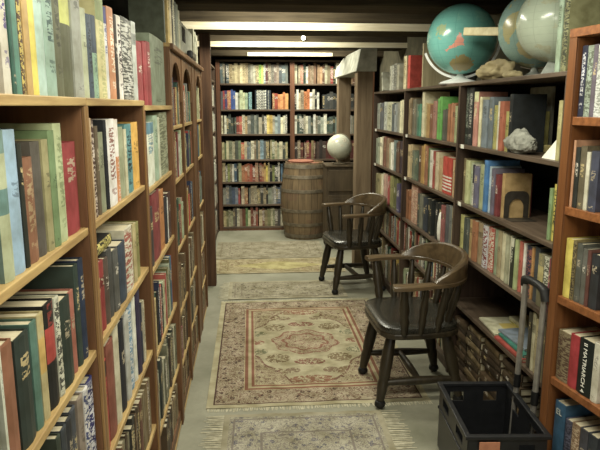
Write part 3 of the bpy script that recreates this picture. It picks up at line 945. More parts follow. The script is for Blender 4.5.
# upright books on top of the long dark bookcase
RT = [(5.30, .07, .205, 'b8b8a4', 'pale grey', 'T', '70706a'), (5.22, .07, .21, '8a8a80', 'grey patterned', 'N', 'c8c8b8'), (5.12, .09, .215, '9a9a8c', 'grey lettered', 'N', '50504a'), (5.03, .08, .20, 'a8a48c', 'dull beige', 'P', ''),
      (4.79, .09, .25, 'd8cc9c', 'cream', 'T', '907848'), (4.68, .075, .245, 'dc4838', 'wide red', 'P', ''), (2.385, .036, .34, '9ab498', 'tall mint green', 'P', ''), (2.335, .042, .34, '8a8a5a', 'tall olive lettered', 'N', '404430')]
for y, w, h, c, nm, st, ink in RT:
    make_book(f'{nm} book standing on top of the long dark bookcase', Matrix.Translation((XR + .02, y + w, DT + .0006)) @ Matrix.Rotation(math.pi, 4, 'Z'), w, h, .2, c, st, ink)
make_book('small whitish book leaning at the far end, top of dark bookcase', Matrix.Translation((XR + .03, 5.72, DT + .0006)) @ Matrix.Rotation(math.pi, 4, 'Z') @ Matrix.Rotation(R(14), 4, 'X') @ Matrix.Translation((0, 0, 0)), .05, .17, .12, 'b4b49e', 'P', '')
make_book('mustard book facing outward against the black bookend', Matrix.Translation((XR + .035, 2.893, 1.0645)) @ Matrix.Rotation(math.pi, 4, 'Z'), .036, .215, .135, 'b08e50', 'P', '')

# flat picture books and magazines on the fourth shelf
def flat_book(label, x, y, z, rz, w, h, d, c, st='P', ink=''):
    # lying on its side: spine along the shelf edge, y is its far end
    M = Matrix.Translation((x, y - h, z)) @ Matrix.Rotation(math.pi + rz, 4, 'Z') @ Matrix.Rotation(R(90), 4, 'X')
    return make_book(label, M, w, h, d, c, st, ink)
z = .4755
flat_book('red picture book lying lowest in the flat pile behind the cart', 1.19, 2.78, z, R(2), .016, .29, .22, 'b04438')
flat_book('teal picture book lying on the red one behind the cart', 1.20, 2.78, z + .0165, R(0), .014, .28, .22, '2c8070')
mag = flat_book('white magazine with yellow cover design lying on the shelf edge', 1.195, 3.06, z, R(-3), .012, .25, .22, 'd0cca8', 'P', 'c8a828')
flat_book('grey blue magazine lying on the teal book', 1.225, 2.80, z + .031, R(4), .012, .26, .2, '7a8898')
flat_book('yellow flat book at the bottom of the small back pile', 1.345, 2.99, z, R(0), .02, .20, .13, 'c0b848')
flat_book('cream flat book topping the small back pile', 1.35, 2.985, z + .0205, R(3), .02, .19, .12, 'c8c4a0')
MB().box(-.17, -.07, .0121, .0127, .03, .15).build('cover_print', plain('yellow_print', 'd8b828', 'b8a850', scale=14), mag)
# upright books under the third shelf by the cart
for i, (y, w, h, c, nm) in enumerate([(2.29, .03, .24, '7a7450', 'olive'), (2.325, .035, .25, 'd8d4c0', 'white'), (2.365, .03, .24, 'b8a878', 'straw'), (2.40, .028, .26, 'c8c098', 'cream'), (2.434, .03, .25, '4a4638', 'dark')]):
    make_book(f'{nm} book standing on the fourth tier behind the cart handle', Matrix.Translation((XR + .014, y + w, .4755)) @ Matrix.Rotation(math.pi, 4, 'Z'), w, h, .17, c)
# old brown books lying flat on the bottom shelf
cols = ['4a3a28', '5a462e', '403224', '64502f', '463824', '7c6844']
for si, (y0, ln) in enumerate([(2.52, .2), (2.76, .22), (3.02, .2), (3.24, .18)]):
    zz = .0708; n = 0
    while zz < .40 - si * .01:
        w = rnd.uniform(.028, .045)
        if zz + w > .445: break
        pile = ['pile nearest the crate', 'second pile from the crate', 'third pile from the crate', 'pile farthest from the crate'][si]
        flat_book(f'old brown book, {ORD[n]} up in the bottom shelf {pile}', XR + .02 + rnd.uniform(0, .015), y0 + ln + rnd.uniform(-.008, .008), zz, R(rnd.uniform(-3, 3)), w, ln + rnd.uniform(-.012, .01), .16, rnd.choice(cols))
        zz += w + .0006; n += 1

# everything smaller, farther or half hidden
brown = ['5a4630', '6a5236', '7a6040', '8a744c', '4c3c2a', '93805a', 'a8946a', '6a3c2c', '3c3a34', '7c7458']
mixed = ['c8c0a0', 'b59a6a', '6b4a30', '9a5535', '7a2a2a', 'b03a30', '2a3350', '3a6a8a', '3a6a60', '2f4a3a', '8f9f7a', '6f6a3a', 'c8a830', 'd8d8c8', '808078', '3a3a38', 'a8b890', 'b08878', 'd0c498', '98a48c']
I4 = Matrix.Translation
def lrow(y0, y1, z, hs, pal, ws=(.02, .045), rec=.006): fill(I4((XL, 0, ZL(z))), y0 * LS, y1 * LS, hs, pal, ws, .17, rec=rec)
lrow(.64, 1.04, .777, (.2, .24), brown); lrow(1.9, 2.02, .777, (.2, .24), mixed)
lrow(.64, 1.31, .5, (.2, .245), brown); lrow(1.36, 2.02, .5, (.2, .225), brown); lrow(.64, 1.31, .2, (.2, .25), brown); lrow(1.36, 2.02, .2, (.2, .25), brown)
lrow(2.08, 2.72, .72, (.2, .26), mixed + ['d8d4bc', '4c8f98', '2a2a2a', 'a84a40', 'c0a868']); lrow(2.08, 2.72, .42, (.2, .26), ['c8c8a8', 'a8a080', '6a6a54', '3c4440', '8a8a6c', '5a4a3a']); lrow(2.3, 2.72, .13, (.2, .25), brown)
e2 = [AY0] + [AY0 + a for a in AD] + [AY0 + AW - .03]
for a, b in zip(e2[:-1], e2[1:]):
    for zi, z in enumerate(AZ):
        p = [mixed + ['c0c890', '4a4a80', 'd8d8a0'], mixed + ['d8c880', 'c8b870', '2c2c2c'], mixed + ['c8452c', '8a3a30', 'a07048'], brown + ['6a5a4a', 'c8c0a0'], brown + ['a05060'], brown][zi]
        fill(I4((XL, 0, z)), a + .045, b, (.17, min(.25, ([9] + AZ)[zi] - z - .03 if zi else .24)), p, (.02, .045), .17, rec=.006)
for a, b in ((.02, .8), (.82, 1.55), (1.57, 2.26)):
    for z in BLZ[1:]:
        fill(I4((-.43, 5.56, z)), a, b, (.18, .25), ['d8d8c4', 'c8c4a8', '8a8a78', '4a4a44', 'b09878', 'd0c8b0', '6a7080'], (.02, .045), .15, rec=.004)
BM = Matrix.Translation((-.42, 7.92, 0)) @ Matrix.Rotation(R(-90), 4, 'Z')
def brow(z, y0, y1, hs, pal, ws=(.022, .044)): fill(BM @ I4((0, 0, z)), y0, y1, hs, pal, ws, .16, rec=.03)
hh = (.20, .25)
brow(KZ[0], .05, .93, (.22, .26), '5a6a6c 6a7068 4a5a60 b09c6c c0b080 b8a878 a8986a c4b488 b0a070 bca87c 9a9680 8a8878 a0a088 585c58 88c040 c8d048 3c6878 5a3030 54504a 7a7668 6a5a50 8a7a68 4c5458')
brow(KZ[0], .98, 1.95, (.2, .26), 'c8c4a0 8a7a5c a83c34 2c4034 d8d8c8 8a6a4c a89070 7a5a40 9a7a54 b08a60 6a4a34')
brow(KZ[1], .05, .40, hh, '5a6068 a03838 5a4a80 b04038 3c58a0 4a68b0 d0d0c8 8a9078 a8b488 b8c090 90a888')
brow(KZ[1], .40, .46, hh, '88c0c8 6aa8b0')
z = KZ[1]
for k in range(7):   # flat dark set with pale lettering
    M = BM @ I4((-.03, .475 + .21, z + .0008 + k * .034)) @ Matrix.Rotation(R(90), 4, 'X')
    STUFF.book(M, .032, .2, .15, '24303a', 'T', 'd0d0c0')
brow(KZ[1], .70, .93, (.18, .22), '9a3c28 a8442c d08038 d88c40 c87830 e0a048 b86830')
brow(KZ[1], .98, 1.32, hh, '2c2c2c d0d0c0 a89878 8a7a60 d88038 c87030 d8d4c8 b8b4a0'); brow(KZ[1], 1.34, 1.95, (.18, .22), '3c4040 484c4c 404444 50504c')
brow(KZ[2], .05, .93, hh, 'd0c8a0 c8c8b0 3c4844 445048 3c4640 48544c 8a3c30 a84c3c d8d0b0 c8a870 6a6a60 4c5450 888c80 505850 a09880 58584c 6c7068 d0b850 c8a840 a8a088 8a9a98 788890')
brow(KZ[2], .98, 1.95, hh, 'd8d8c4 3c5048 485850 3c4840 6a7a70 d0ccb0 788078 4a5448 dcdcd0 8a8470 6a7468 98a090')
brow(KZ[3], .05, .93, hh, 'a8a070 6a7a50 b0a880 8a9070 d0c8a0 4a5044 788860 a84838 c8b890 6a7078 90a0a0 d8d0b0 7a6a50 505850 a89878 80a0b0 586060 3c4440')
brow(KZ[3], .98, 1.95, (.2, .24), '3c3430 4a3c34 5a3028 6a2c2c 742c30 702a2c 7a6a40 5a3028 4a3830')
brow(KZ[4], .05, .93, hh, 'b0a070 343430 788040 3c4444 dcd8c8 4c6880 2c3030 a8a878 c08050 a86038 9a5030 a04a34 8a4434 b06440 7a3428 a85c40 c89c50 d8c028')
brow(KZ[5], .05, .93, hh, '8a8a7c 6a7078 586470 50607c 707a88 9a4040 c0b090 8c3438 7a7a70 a89878 c8bc98 6a6a60 4a4a44 b8a880 3c3c38 98a088')
brow(KZ[6], .05, .93, hh, 'a89868 8a8858 c0b890 a0a078 6a6050 54504c d0c8a8 a08870 70402c 6a9050 c0bc90 7c4030 8a4834 94503c c8b488 7c4c34')
for z, hs_ in ((.475, (.18, .235)), (.07, (.22, .34))):
    RM = Matrix.Translation((XR, DY1, z)) @ Matrix.Rotation(math.pi, 4, 'Z')
    fill(RM, .02, 1.18, hs_, mixed + brown, (.02, .045), .17, rec=.02); fill(RM, 1.20, 2.42, hs_, mixed + brown + ['b8a878', 'a8402c', '4c4840'], (.02, .045), .17, rec=.02)
for z in KZ[4:]: brow(z, .98, 1.95, hh, brown)
me = raw_mesh('book_rows', STUFF.V, STUFF.F, [MT['book']]); paint(me, STUFF.C, STUFF.I, STUFF.U)
bs = bpy.data.objects.new('book_rows', me); COL.objects.link(bs)
tag(bs, 'rows of small distant books filling the back, arched and lowest shelves', 'books', kind='stuff')

# ------------------------------------------------------------------ rugs
def fringe(name, parent, x0, x1, y0, y1, n, along, m=MT['fringe']):
    b = MB()
    for k in range(n):
        u = (k + rnd.uniform(.2, .8)) / n; j = rnd.uniform(-.008, .008); q = rnd.uniform(.6, 1.)
        if along == 'y':
            y = y0 + (y1 - y0) * u; xe = x0 + (x1 - x0) * q
            b.add([(x0, y-.004, .004), (x0, y+.004, .004), (xe, y+.003+j, .002), (xe, y-.003+j, .002)], [(0,1,2,3)])
        else:
            x = x0 + (x1 - x0) * u; ye = y0 + (y1 - y0) * q
            b.add([(x-.004, y0, .004), (x+.004, y0, .004), (x+.003+j, ye, .002), (x-.003+j, ye, .002)], [(0,1,2,3)])
    return b.build(name, m, parent)
def rug(label, cx, cy, w, l, m, ends, rz=0, fl=.05):
    r = thing('rug', label, 'rug', (cx, cy, 0), rz)
    n = 14
    b = MB(); vs = []; fs = []
    for i in range(n + 1):
        for j in range(n + 1):
            vs.append((-w/2 + w*i/n + (rnd.uniform(-.004, .004) if 0 < i < n else 0), -l/2 + l*j/n + (rnd.uniform(-.005, .005) if j in (0, n) else 0), .006 + .002 * math.sin(i * 1.7 + j)))
    for i in range(n):
        for j in range(n):
            a = i*(n+1)+j; fs.append((a, a+n+1, a+n+2, a+1))
    b.add(vs, fs); b.box(-w/2+.002, w/2-.002, -l/2+.006, l/2-.006, .0005, .0035)
    b.build('pile', m, r, smooth=True)
    if 'n' in ends: fringe('fringe', r, -w/2, w/2, -l/2, -l/2 - fl, int(w * 90), 'x')
    if 'f' in ends: fringe('fringe', r, -w/2, w/2, l/2, l/2 + fl, int(w * 90), 'x')
    if 'l' in ends: fringe('fringe', r, -w/2, -w/2 - fl, -l/2, l/2, int(l * 90), 'y')
    if 'r' in ends: fringe('fringe', r, w/2, w/2 + fl, -l/2, l/2, int(l * 90), 'y')
    return r
rug('cream and rose medallion rug lying in the middle of the aisle', .355, 4.0, 1.23, 1.84, mat_rug_main(), 'nf', 0, .04)
rug('cream rug with bluish flowers, cut off by the lower picture edge', .245, 2.32, .83, 1.36, mat_rug('blue_flower_rug', .415, .68, '6c6874', 'aea890', '867c72', 'a8a084', 27, t=.38), 'lr', R(-1), .11)
rug('grey green rug with white fringe just beyond the medallion rug', .30, 5.24, 1.02, .52, mat_rug('grey_green_rug', .51, .26, '5e5444', 'a8a084', '8a806a', 'aaa284', 20, fieldw=.12), 'l', 0, .09)
rug('faded rug with a pale yellow lozenge in its middle', .27, 6.08, 1.3, .58, mat_rug('yellow_rug', .65, .29, '7a5a44', 'b0a47c', '96845c', 'aca07c', 18, 'b8ac6c', .14), 'l', 0, .05)
rug('grey beige rug spread before the barrel and the back bookcase', .20, 6.80, 1.2, .82, mat_rug('beige_rug', .60, .41, '6a604c', 'a29a80', '8a8068', '9c947a', 16, fieldw=.16, t=.26), '', 0)

# ------------------------------------------------------------------ captain's chairs (front looks along -x)
def make_chair(label, loc, rz):
    r = thing('captain_chair', label, 'chair', loc, rz, 'wooden armchairs along the dark bookcase')
    # wooden seat board and leather pad: rounded outline
    def outline(a0, a1, b, n=5.0, N=40):
        pts = []
        for k in range(N):
            an = 2 * math.pi * k / N
            c, s = math.cos(an), math.sin(an)
            rr = (abs(c)**n + abs(s)**n) ** (-1/n)
            x = rr * c; y = rr * s
            pts.append(((a1 if x > 0 else a0) * abs(x) * (1 if x > 0 else -1), b * y * (1 - .07 * (x > 0) * x)))
        return pts
    MB().prism(outline(.225, .225, .272), .395, .428).build('seat_board', MT['leg_wood'], r, bevel=.008)
    o = outline(.222, .215, .268)
    vs, fs = [], []
    N = len(o)
    rings = [(1.0, .4285), (1.012, .44), (1.0, .456), (.93, .466), (.7, .464), (.4, .458), (.0, .456)]
    for sc, zz in rings:
        for x, y in o: vs.append((x * sc, y * sc, zz))
    for i in range(len(rings) - 1):
        for k in range(N):
            k2 = (k+1) % N; fs.append((i*N+k, i*N+k2, (i+1)*N+k2, (i+1)*N+k))
    fs.append(tuple(range(N))[::-1])
    MB().add(vs, fs).build('seat_cushion', MT['leather'], r, smooth=True)
    # legs, splayed and turned, with ball feet
    tops = [(-.15, -.17), (-.15, .17), (.15, -.16), (.15, .16)]; feet = [(-.215, -.215), (-.215, .215), (.225, -.205), (.225, .205)]
    for (tx, ty), (fx, fy) in zip(tops, feet):
        P_ = lambda u: (fx + (tx - fx) * u, fy + (ty - fy) * u, .04 + (.40 - .04) * u)
        us = [0, .06, .14, .25, .32, .36, .55, .75, .9, 1]
        rr = [.021, .024, .027, .031, .026, .031, .034, .032, .028, .025]
        l = MB().tube([P_(u) for u in us], rr, 12).build('leg', MT['leg_wood'], r, smooth=True)
        MB().lathe([(.0, 0), (.018, .001), (.028, .012), (.030, .022), (.025, .038), (.0, .046)], 14, 0, Matrix.Translation((fx, fy, 0))).build('caster', MT['rubber'], l, smooth=True)
    # H stretcher
    zs = .135; u = (zs - .04) / .36
    def at(i): return (feet[i][0] + (tops[i][0] - feet[i][0]) * u, feet[i][1] + (tops[i][1] - feet[i][1]) * u, zs)
    for a, b in ((0, 2), (1, 3)):
        A, B = Vector(at(a)), Vector(at(b))
        MB().tube([A.lerp(B, t) for t in (0, .1, .3, .5, .7, .9, 1)], [.014, .017, .021, .024, .021, .017, .014], 10).build('stretcher', MT['leg_wood'], r, smooth=True)
    A = (Vector(at(0)) + Vector(at(2))) / 2; B = (Vector(at(1)) + Vector(at(3))) / 2
    MB().tube([A.lerp(B, t) for t in (0, .2, .5, .8, 1)], [.015, .018, .022, .018, .015], 10).build('stretcher', MT['leg_wood'], r, smooth=True)
    # horseshoe arm bow: centre line
    def bow(s):   # s from -1 (near arm tip) to 1
        L = .24; a = abs(s); sg = 1 if s > 0 else -1
        if a > .55:
            q = (a - .55) / .45
            return (.055 - L * q, sg * (.305 + .012 * math.sin(q * 3.0)))
        an = a / .55 * math.pi / 2
        return (.055 + .207 * math.cos(an), sg * .305 * math.sin(an))
    NS = 48
    vs, fs = [], []
    for i in range(NS + 1):
        s = -1 + 2 * i / NS
        p = Vector(bow(s)); p2 = Vector(bow(min(1, s + .01))); p1 = Vector(bow(max(-1, s - .01)))
        t = (p2 - p1).normalized(); nrm = Vector((t.y, -t.x))
        a = abs(s)
        hw = .026 + .014 * max(0, (a - .6) / .4)
        if a > .97: hw *= .82
        hz = .013
        zc = .700 - .012 * max(0, (a - .5))
        for du, dz in ((-1, -.8), (-1, .5), (-.75, 1), (.75, 1), (1, .5), (1, -.8), (.8, -1), (-.8, -1)):
            vs.append((p.x + nrm.x * hw * du, p.y + nrm.y * hw * du, zc + hz * dz))
    K = 8
    for i in range(NS):
        for k in range(K):
            k2 = (k+1) % K; fs.append((i*K+k, i*K+k2, (i+1)*K+k2, (i+1)*K+k))
    fs.append(tuple(range(K))[::-1]); fs.append(tuple(NS*K + k for k in range(K)))
    MB().add(vs, fs).build('arm_bow', MT['arm_wood'], r, smooth=True)
    # crest rail: thicker block sitting on the back of the bow, ends swept down into the arms
    vs, fs = [], []
    NC = 36; S0 = .60
    for i in range(NC + 1):
        s = -S0 + 2 * S0 * i / NC
        p = Vector(bow(s)); p2 = Vector(bow(s + .01)); p1 = Vector(bow(s - .01))
        t = (p2 - p1).normalized(); nrm = Vector((t.y, -t.x))
        e = max(0., 1 - (abs(s) / S0) ** 2.6)
        h = .004 + .105 * e
        wd = .021 + .004 * e
        back = .010 * e
        for du, dz in ((-1, 0), (-.9, .6), (-.75, .93), (-.2, 1.0), (.6, .98), (1, .88), (1, .4), (1, 0)):
            off = back * dz
            vs.append((p.x + nrm.x * (wd * du * (1 - .25 * dz)) + off * .9, p.y + nrm.y * (wd * du * (1 - .25 * dz)), .7115 + h * dz))
    for i in range(NC):
        for k in range(K - 1): fs.append((i*K+k, i*K+k+1, (i+1)*K+k+1, (i+1)*K+k))
        fs.append((i*K+7, i*K, (i+1)*K, (i+1)*K+7))
    fs.append(tuple(range(K))[::-1]); fs.append(tuple(NC*K + k for k in range(K)))
    MB().add(vs, fs).build('crest_rail', MT['arm_wood'], r, smooth=True)
    # turned spindles
    for s in (-.9, -.68, -.48, -.31, -.16, 0, .16, .31, .48, .68, .9):
        x, y = bow(s)
        bx, by = x * .74 + (.0 if abs(s) < .6 else -.01), y * .84
        bx = max(-.17, min(.205, bx))
        A, B = Vector((bx, by, .425)), Vector((x, y, .692))
        front = abs(s) > .85
        rr = [.013, .016, .021, .017, .022, .018, .014, .012]
        if front: rr = [k * 1.25 for k in rr]
        MB().tube([A.lerp(B, t) for t in (0, .1, .28, .38, .52, .7, .88, 1)], rr, 10).build('spindle', MT['leg_wood'], r, smooth=True)
    return r
make_chair('nearer brown wooden armchair with dark leather seat, between rug and crate', (.88, 3.245, .007), R(2))
make_chair('farther brown wooden armchair with dark leather seat, in front of timber post', (.885, 5.30, .007), R(9))

# ------------------------------------------------------------------ barrel
br = thing('barrel', 'old oak barrel with grey hoops before the back bookcase', 'barrel', (.655, 7.52, 0))
def brad(z): return .235 + .058 * math.sin(math.pi * min(1, max(0, z / .93)))
def mat_barrel():
    M = Mat('barrel_staves', .65, .2)
    x, y, z = M.xyz(M.coord())
    an = y.atan2(x)
    st = (an * 3.66).floor()
    seam = (an * 3.66).fract()
    tonec = M.noise(M.vec(st * 3.7, st * 1.3, 0.), 1.0, 0)
    gr = M.noise(M.coord('Object', (12, 12, 1.5)), 2, 5)
    c = M.ramp(tonec * .5 + gr * .5, [(.3, '5c4a34'), (.5, '7c6644'), (.72, '96794e')])
    blot = M.noise(M.coord(), 3.5, 3)
    c = M.mix(blot.gt(.58) * .45, c, '7a5a44')
    c = M.mix(seam.lt(.05), c, '3a2c1e')
    M.base(c); M.bump(gr, .2, .005)
    return M.m
prof = [(brad(.93 * k / 24), .93 * k / 24) for k in range(25)]
MB().lathe([(.0, .02), (.21, .02)] + [(brad(0), 0)] + prof[1:] + [(.222, .93), (.222, .905)], 48).build('staves', mat_barrel(), br, smooth=True)
MB().lathe([(.0, .908), (.222, .908), (.222, .90), (0, .90)], 40).build('head', MT['lid_red'], br)
for z0, z1 in ((.02, .065), (.165, .205), (.335, .375), (.575, .615), (.745, .785), (.865, .912)):
    MB().lathe([(brad(z0) + .001, z0), (brad(z0) + .006, z0 + .001), (brad(z1) + .006, z1 - .001), (brad(z1) + .001, z1)], 48).build('hoop', MT['hoop'], br, smooth=True)
lid = thing('serving_tray', 'flat reddish round board lying on the barrel top', 'tray', (.61, 7.50, .9315))
MB().lathe([(0, 0), (.15, 0), (.158, .006), (.158, .016), (.15, .02), (.14, .014), (0, .014)], 36).build('board', MT['lid_red'], lid, smooth=True)

# ------------------------------------------------------------------ dark cabinet and the white globe on it
cb = thing('cabinet', 'dark wooden cabinet between the barrel and the timber posts', 'cabinet', (.84, 6.78, 0))
MB().box(0, .34, .012, .36, .05, .93).build('carcass', MT['cabinet'], cb, bevel=.004)
MB().box(-.012, .352, -.012, .365, .931, .955).build('top_board', MT['cabinet'], cb, bevel=.005)
MB().box(.01, .33, .02, .35, 0, .049).build('plinth', MT['back_dark'], cb)
dd = MB()
dd.box(.02, .32, -.004, .0115, .08, .62).box(.05, .29, -.010, -.0045, .12, .58)
dd = dd.build('door', MT['cabinet'], cb, bevel=.003)
MB().sphere(.011, (.295, -.018, .40), 12, 8).build('knob', MT['hoop'], dd, smooth=True)
MB().box(.02, .32, -.006, .0115, .66, .90).build('drawer', MT['cabinet'], cb, bevel=.004)

def globe(name_label, loc, rad, gm, base_kind, ring_axis=(0, 0, 1), rz=0, zbase=0):
    r = thing('globe', name_label, 'globe', (loc[0], loc[1], zbase), rz)
    h = loc[2] - zbase
    ball = MB().sphere(rad, (0, 0, 0), 48, 28).build('sphere', gm, r, smooth=True)
    ball.location = (0, 0, h)
    return r, h
w3, h3 = globe('small white globe on a stand atop the dark cabinet', (1.0, 6.93, 1.15), .141, mat_globe('white_globe', 'c8c8b0', 'b8bca4', 'd4ccb0', 'b0a890', []), 's', zbase=.9555)
MB().lathe([(0, 0), (.08, 0), (.085, .008), (.05, .018), (.015, .026), (.012, .05), (0, .05)], 28).build('stand', MT['hoop'], w3, smooth=True)
def ring(rad, wdt, thk, tilt, parent, h, m, a0=0, a1=360, rz=0):
    """flat meridian band around the sphere in the local xz plane, then tilted"""
    b = MB(); vs, fs = [], []
    N = 72 if a1 - a0 >= 360 else 48
    full = a1 - a0 >= 360
    M = Matrix.Translation((0, 0, h)) @ Matrix.Rotation(rz, 4, 'Z') @ Matrix.Rotation(tilt, 4, 'X')
    cnt = N if full else N + 1
    for k in range(cnt):
        an = R(a0 + (a1 - a0) * k / N)
        for rr, yy in ((rad, -wdt/2), (rad + thk, -wdt/2), (rad + thk, wdt/2), (rad, wdt/2)):
            vs.append((rr * math.sin(an), yy, -rr * math.cos(an)))
    for k in range(N):
        k2 = (k + 1) % cnt
        for j in range(4):
            j2 = (j+1) % 4; fs.append((k*4+j, k*4+j2, k2*4+j2, k2*4+j))
    if not full: fs += [(0,1,2,3), tuple(N*4 + j for j in (3,2,1,0))]
    return b.add(vs, fs, 0, M).build('meridian_ring', m, parent, smooth=True)
ring(.146, .014, .006, 0, w3, h3, MT['hoop'], -10, 190, R(-35))

# teal globe with pink continent on top of the long dark bookcase
g1c = (1.27, 3.74, 1.992); zt = DT + .0005
def toward(c):  # direction from a globe to the camera
    v = Vector((0, 0, 1.6)) - Vector(c); v.normalize(); return v
v = toward(g1c); side = Vector((v.y, -v.x, 0)).normalized() * -1; upv = v.cross(side)
def dir_(a, b, v=v, side=side):
    u = side.cross(v); u = u if u.z > 0 else -u
    d = (v + side * a + u * b).normalized(); return tuple(d)
# 'side' points to the picture's right
g1, h1 = globe('large teal globe with a pink continent and silver ring', g1c, .204, mat_globe('teal_globe', '58b4aa', '68c0b2', '68bcac', '78c4b0',
    [(dir_(-.22, -.12), .948, 'ee9478'), (dir_(.05, -.95), .95, 'a89858'), (dir_(-.75, .30), .98, '9cb480')], .22), 'd', zbase=zt)
MB().lathe([(0, 0), (.12, 0), (.125, .006), (.11, .016), (.05, .034), (.022, .05), (.016, .064), (0, .064)], 36).build('base', MT['chrome'], g1, smooth=True)
ring(.216, .020, .014, R(4), g1, h1, MT['chrome'], -70, 112, math.atan2(side.y, side.x))
# two overlapping pale globes
g2c = (1.425, 3.075, 1.975)
g2, h2 = globe('olive and blue globe partly hidden behind the palest globe', g2c, .187, mat_globe('olive_globe', '7ca49c', '8cb0a4', 'b8b078', 'a09c5c',
    [(dir_(-.8, .0), .90, 'b4ac70'), (dir_(-.2, -.5), .93, 'b8ac74')], .25), 'd', zbase=zt)
MB().lathe([(0, 0), (.10, 0), (.105, .006), (.05, .02), (.02, .04), (.014, .062), (0, .062)], 32).build('base', MT['clear_grey'], g2, smooth=True)
ring(.190, .012, .005, 0, g2, h2, MT['hoop'], -20, 180, math.atan2(side.y, side.x))
arm = MB()
A = Vector((1.155, 3.369, 1.994)); B = Vector((1.255, 3.11, 1.966))
t = (B - A).normalized()
arm.box(0, (B - A).length, -.006, .006, -.021, .021)
arm = arm.build('pointer_arm', MT['bar'], g2, bevel=.005)
arm.matrix_world = Matrix.Translation(A) @ t.to_track_quat('X', 'Z').to_matrix().to_4x4()
bpy.context.view_layer.update()
arm.matrix_parent_inverse = Matrix.Translation(Vector(g2.location)).inverted()
g3c = (1.335, 2.695, 1.955)
g3, h3b = globe('palest grey green globe, closest to the camera, beside two upright books', g3c, .168, mat_globe('pale_globe', 'b0c0a6', 'bac8b0', 'bcc4a4', 'b4b894', [], .2), 'd', zbase=zt)
MB().add([(-.085, -.05, 0), (.05, -.075, 0), (.05, .075, 0), (-.012, 0, .092)], [(0, 2, 1), (0, 1, 3), (1, 2, 3), (2, 0, 3)]).build('foot', MT['clear_grey'], g3, bevel=.002)

# ------------------------------------------------------------------ small things on the dark bookcase
def lump(name, label, cat, loc, size, m, seed, amp=.22, rz=0, sub=3, flat=True, fn=None, parent_shape=None):
    bm = bmesh.new(); bmesh.ops.create_icosphere(bm, subdivisions=sub + 1, radius=1)
    from mathutils import noise as nz
    for vv in bm.verts:
        d = vv.co.normalized()
        k = 1 + amp * (nz.noise(d * 1.7 + Vector((seed, 0, 0))) + .5 * nz.noise(d * 4 + Vector((0, seed, 0)))+ .25 * nz.noise(d * 9 + Vector((0, 0, seed))))
        p = d * k
        if fn: p = fn(p)
        vv.co = Vector((p.x * size[0], p.y * size[1], p.z * size[2]))
    zmin = min(vv.co.z for vv in bm.verts)
    cut = zmin + size[2] * .25
    for vv in bm.verts:
        vv.co.z = max(vv.co.z, cut) - cut
    me = bpy.data.meshes.new(name); bm.to_mesh(me); bm.free(); me.materials.append(m)
    for p in me.polygons: p.use_smooth = not flat
    o = bpy.data.objects.new(name, me); COL.objects.link(o); o.location = loc; o.rotation_euler = (0, 0, rz)
    return tag(o, label, cat)
MT['rock'] = plain('grey_rock', 'a0a092', '64645a', .85, .15, scale=22, bump=.6)
MT['shell'] = plain('tan_stone', 'b4a470', '7c6c44', .7, .2, scale=12, bump=.3)
MT['dark_rock'] = plain('dull_stone', '7c8074', '60645a', .85, .15, scale=10, bump=.3)
lump('rock', 'grey pointed rock on the top tier of the dark bookcase', 'rock', (1.228, 2.745, 1.3885), (.05, .15, .060), MT['rock'], 6.4, .2, 0,
     fn=lambda p: Vector((p.x * (1 - .35 * max(0, p.z)), p.y, p.z * (1.05 - .5 * abs(p.y)) if p.z > 0 else p.z)))
def skull(p):
    q = Vector(p)
    if q.y < 0: q.x *= 1 - .25 * -q.y; 
    q.z *= .75 + .35 * max(0, -q.y)
    dd_ = (q - Vector((-.9, -.25, .25))).length
    if dd_ < .45: q.x += (.45 - dd_) * .9
    return q
lump('stone', 'long tan stone with a hollow, lying between teal and olive globes', 'stone', (1.265, 3.18, DT + .0005), (.06, .15, .06), MT['shell'], 8.2, .34, R(8), 3, False, skull)
lump('stone', 'small flat tan stone beside the pale globe foot', 'stone', (1.25, 2.93, DT + .0005), (.03, .08, .02), MT['shell'], 5.4, .3, R(5), 2, False)
lump('stone', 'round dull grey stone behind the teal globe base', 'stone', (1.42, 4.10, DT + .0005), (.085, .11, .13), MT['dark_rock'], 1.7, .18, 0, 3, False)
pl = tag(MB().box(-.11, .11, -.012, .012, 0, .30).build('wooden_board', MT['plank'], None, bevel=.003), 'upright pale wooden board beside the teal globe', 'board')
pl.location = (1.315, 4.345, DT + .0005)
# storage box on the arched bookcase
bx = thing('archive_box', 'pale grey box with a dark square opening on the arched bookcase', 'box', (XL - .02, 3.68, ATOP + .0006))
MB().box(-.19, 0, 0, .74, 0, .195).build('box_body', MT['pale_box'], bx, bevel=.004)
MB().box(.0003, .003, .10, .27, .09, .17).build('finger_hole', MT['back_dark'], bx)
dk = tag(MB().box(-.015, .02, 0, .28, 0, .05).build('black_case', MT['plastic'], None, bevel=.01), 'small black case on the arched bookcase in front of pale box', 'case')
dk.location = (XL + .004, 3.94, ATOP + .0006)
# bookend in black metal around the mustard book
be = thing('bookend', 'black metal bookend with an arched cutout against the mustard book', 'bookend', (XR + .035, 2.853, 1.0645))
Mx = Matrix(((1, 0, 0, 0), (0, 0, -1, 0), (0, 1, 0, 0), (0, 0, 0, 1)))
x0, x1, top = .004, .126, .132
out = [(x0, 0.003), (x0, top - .03)] + [(x0 + .03 - .03 * math.cos(a), top - .03 + .03 * math.sin(a)) for a in (R(30), R(60), R(90))] + \
      [(x1 - .03 + .03 * math.sin(a), top - .03 + .03 * math.cos(a)) for a in (0, R(30), R(60))] + [(x1, top - .03), (x1, .003)]
cxm = (x0 + x1) / 2; hw = .036
inn = [(cxm + hw, .003), (cxm + hw, .05)] + [(cxm + hw * math.cos(a), .05 + .045 * math.sin(a)) for a in [math.pi * k / 12 for k in range(1, 12)]] + [(cxm - hw, .05), (cxm - hw, .003)]
MB().prism(out + inn, .0, .0025, 0, Mx).build('upright_plate', MT['black_metal'], be)
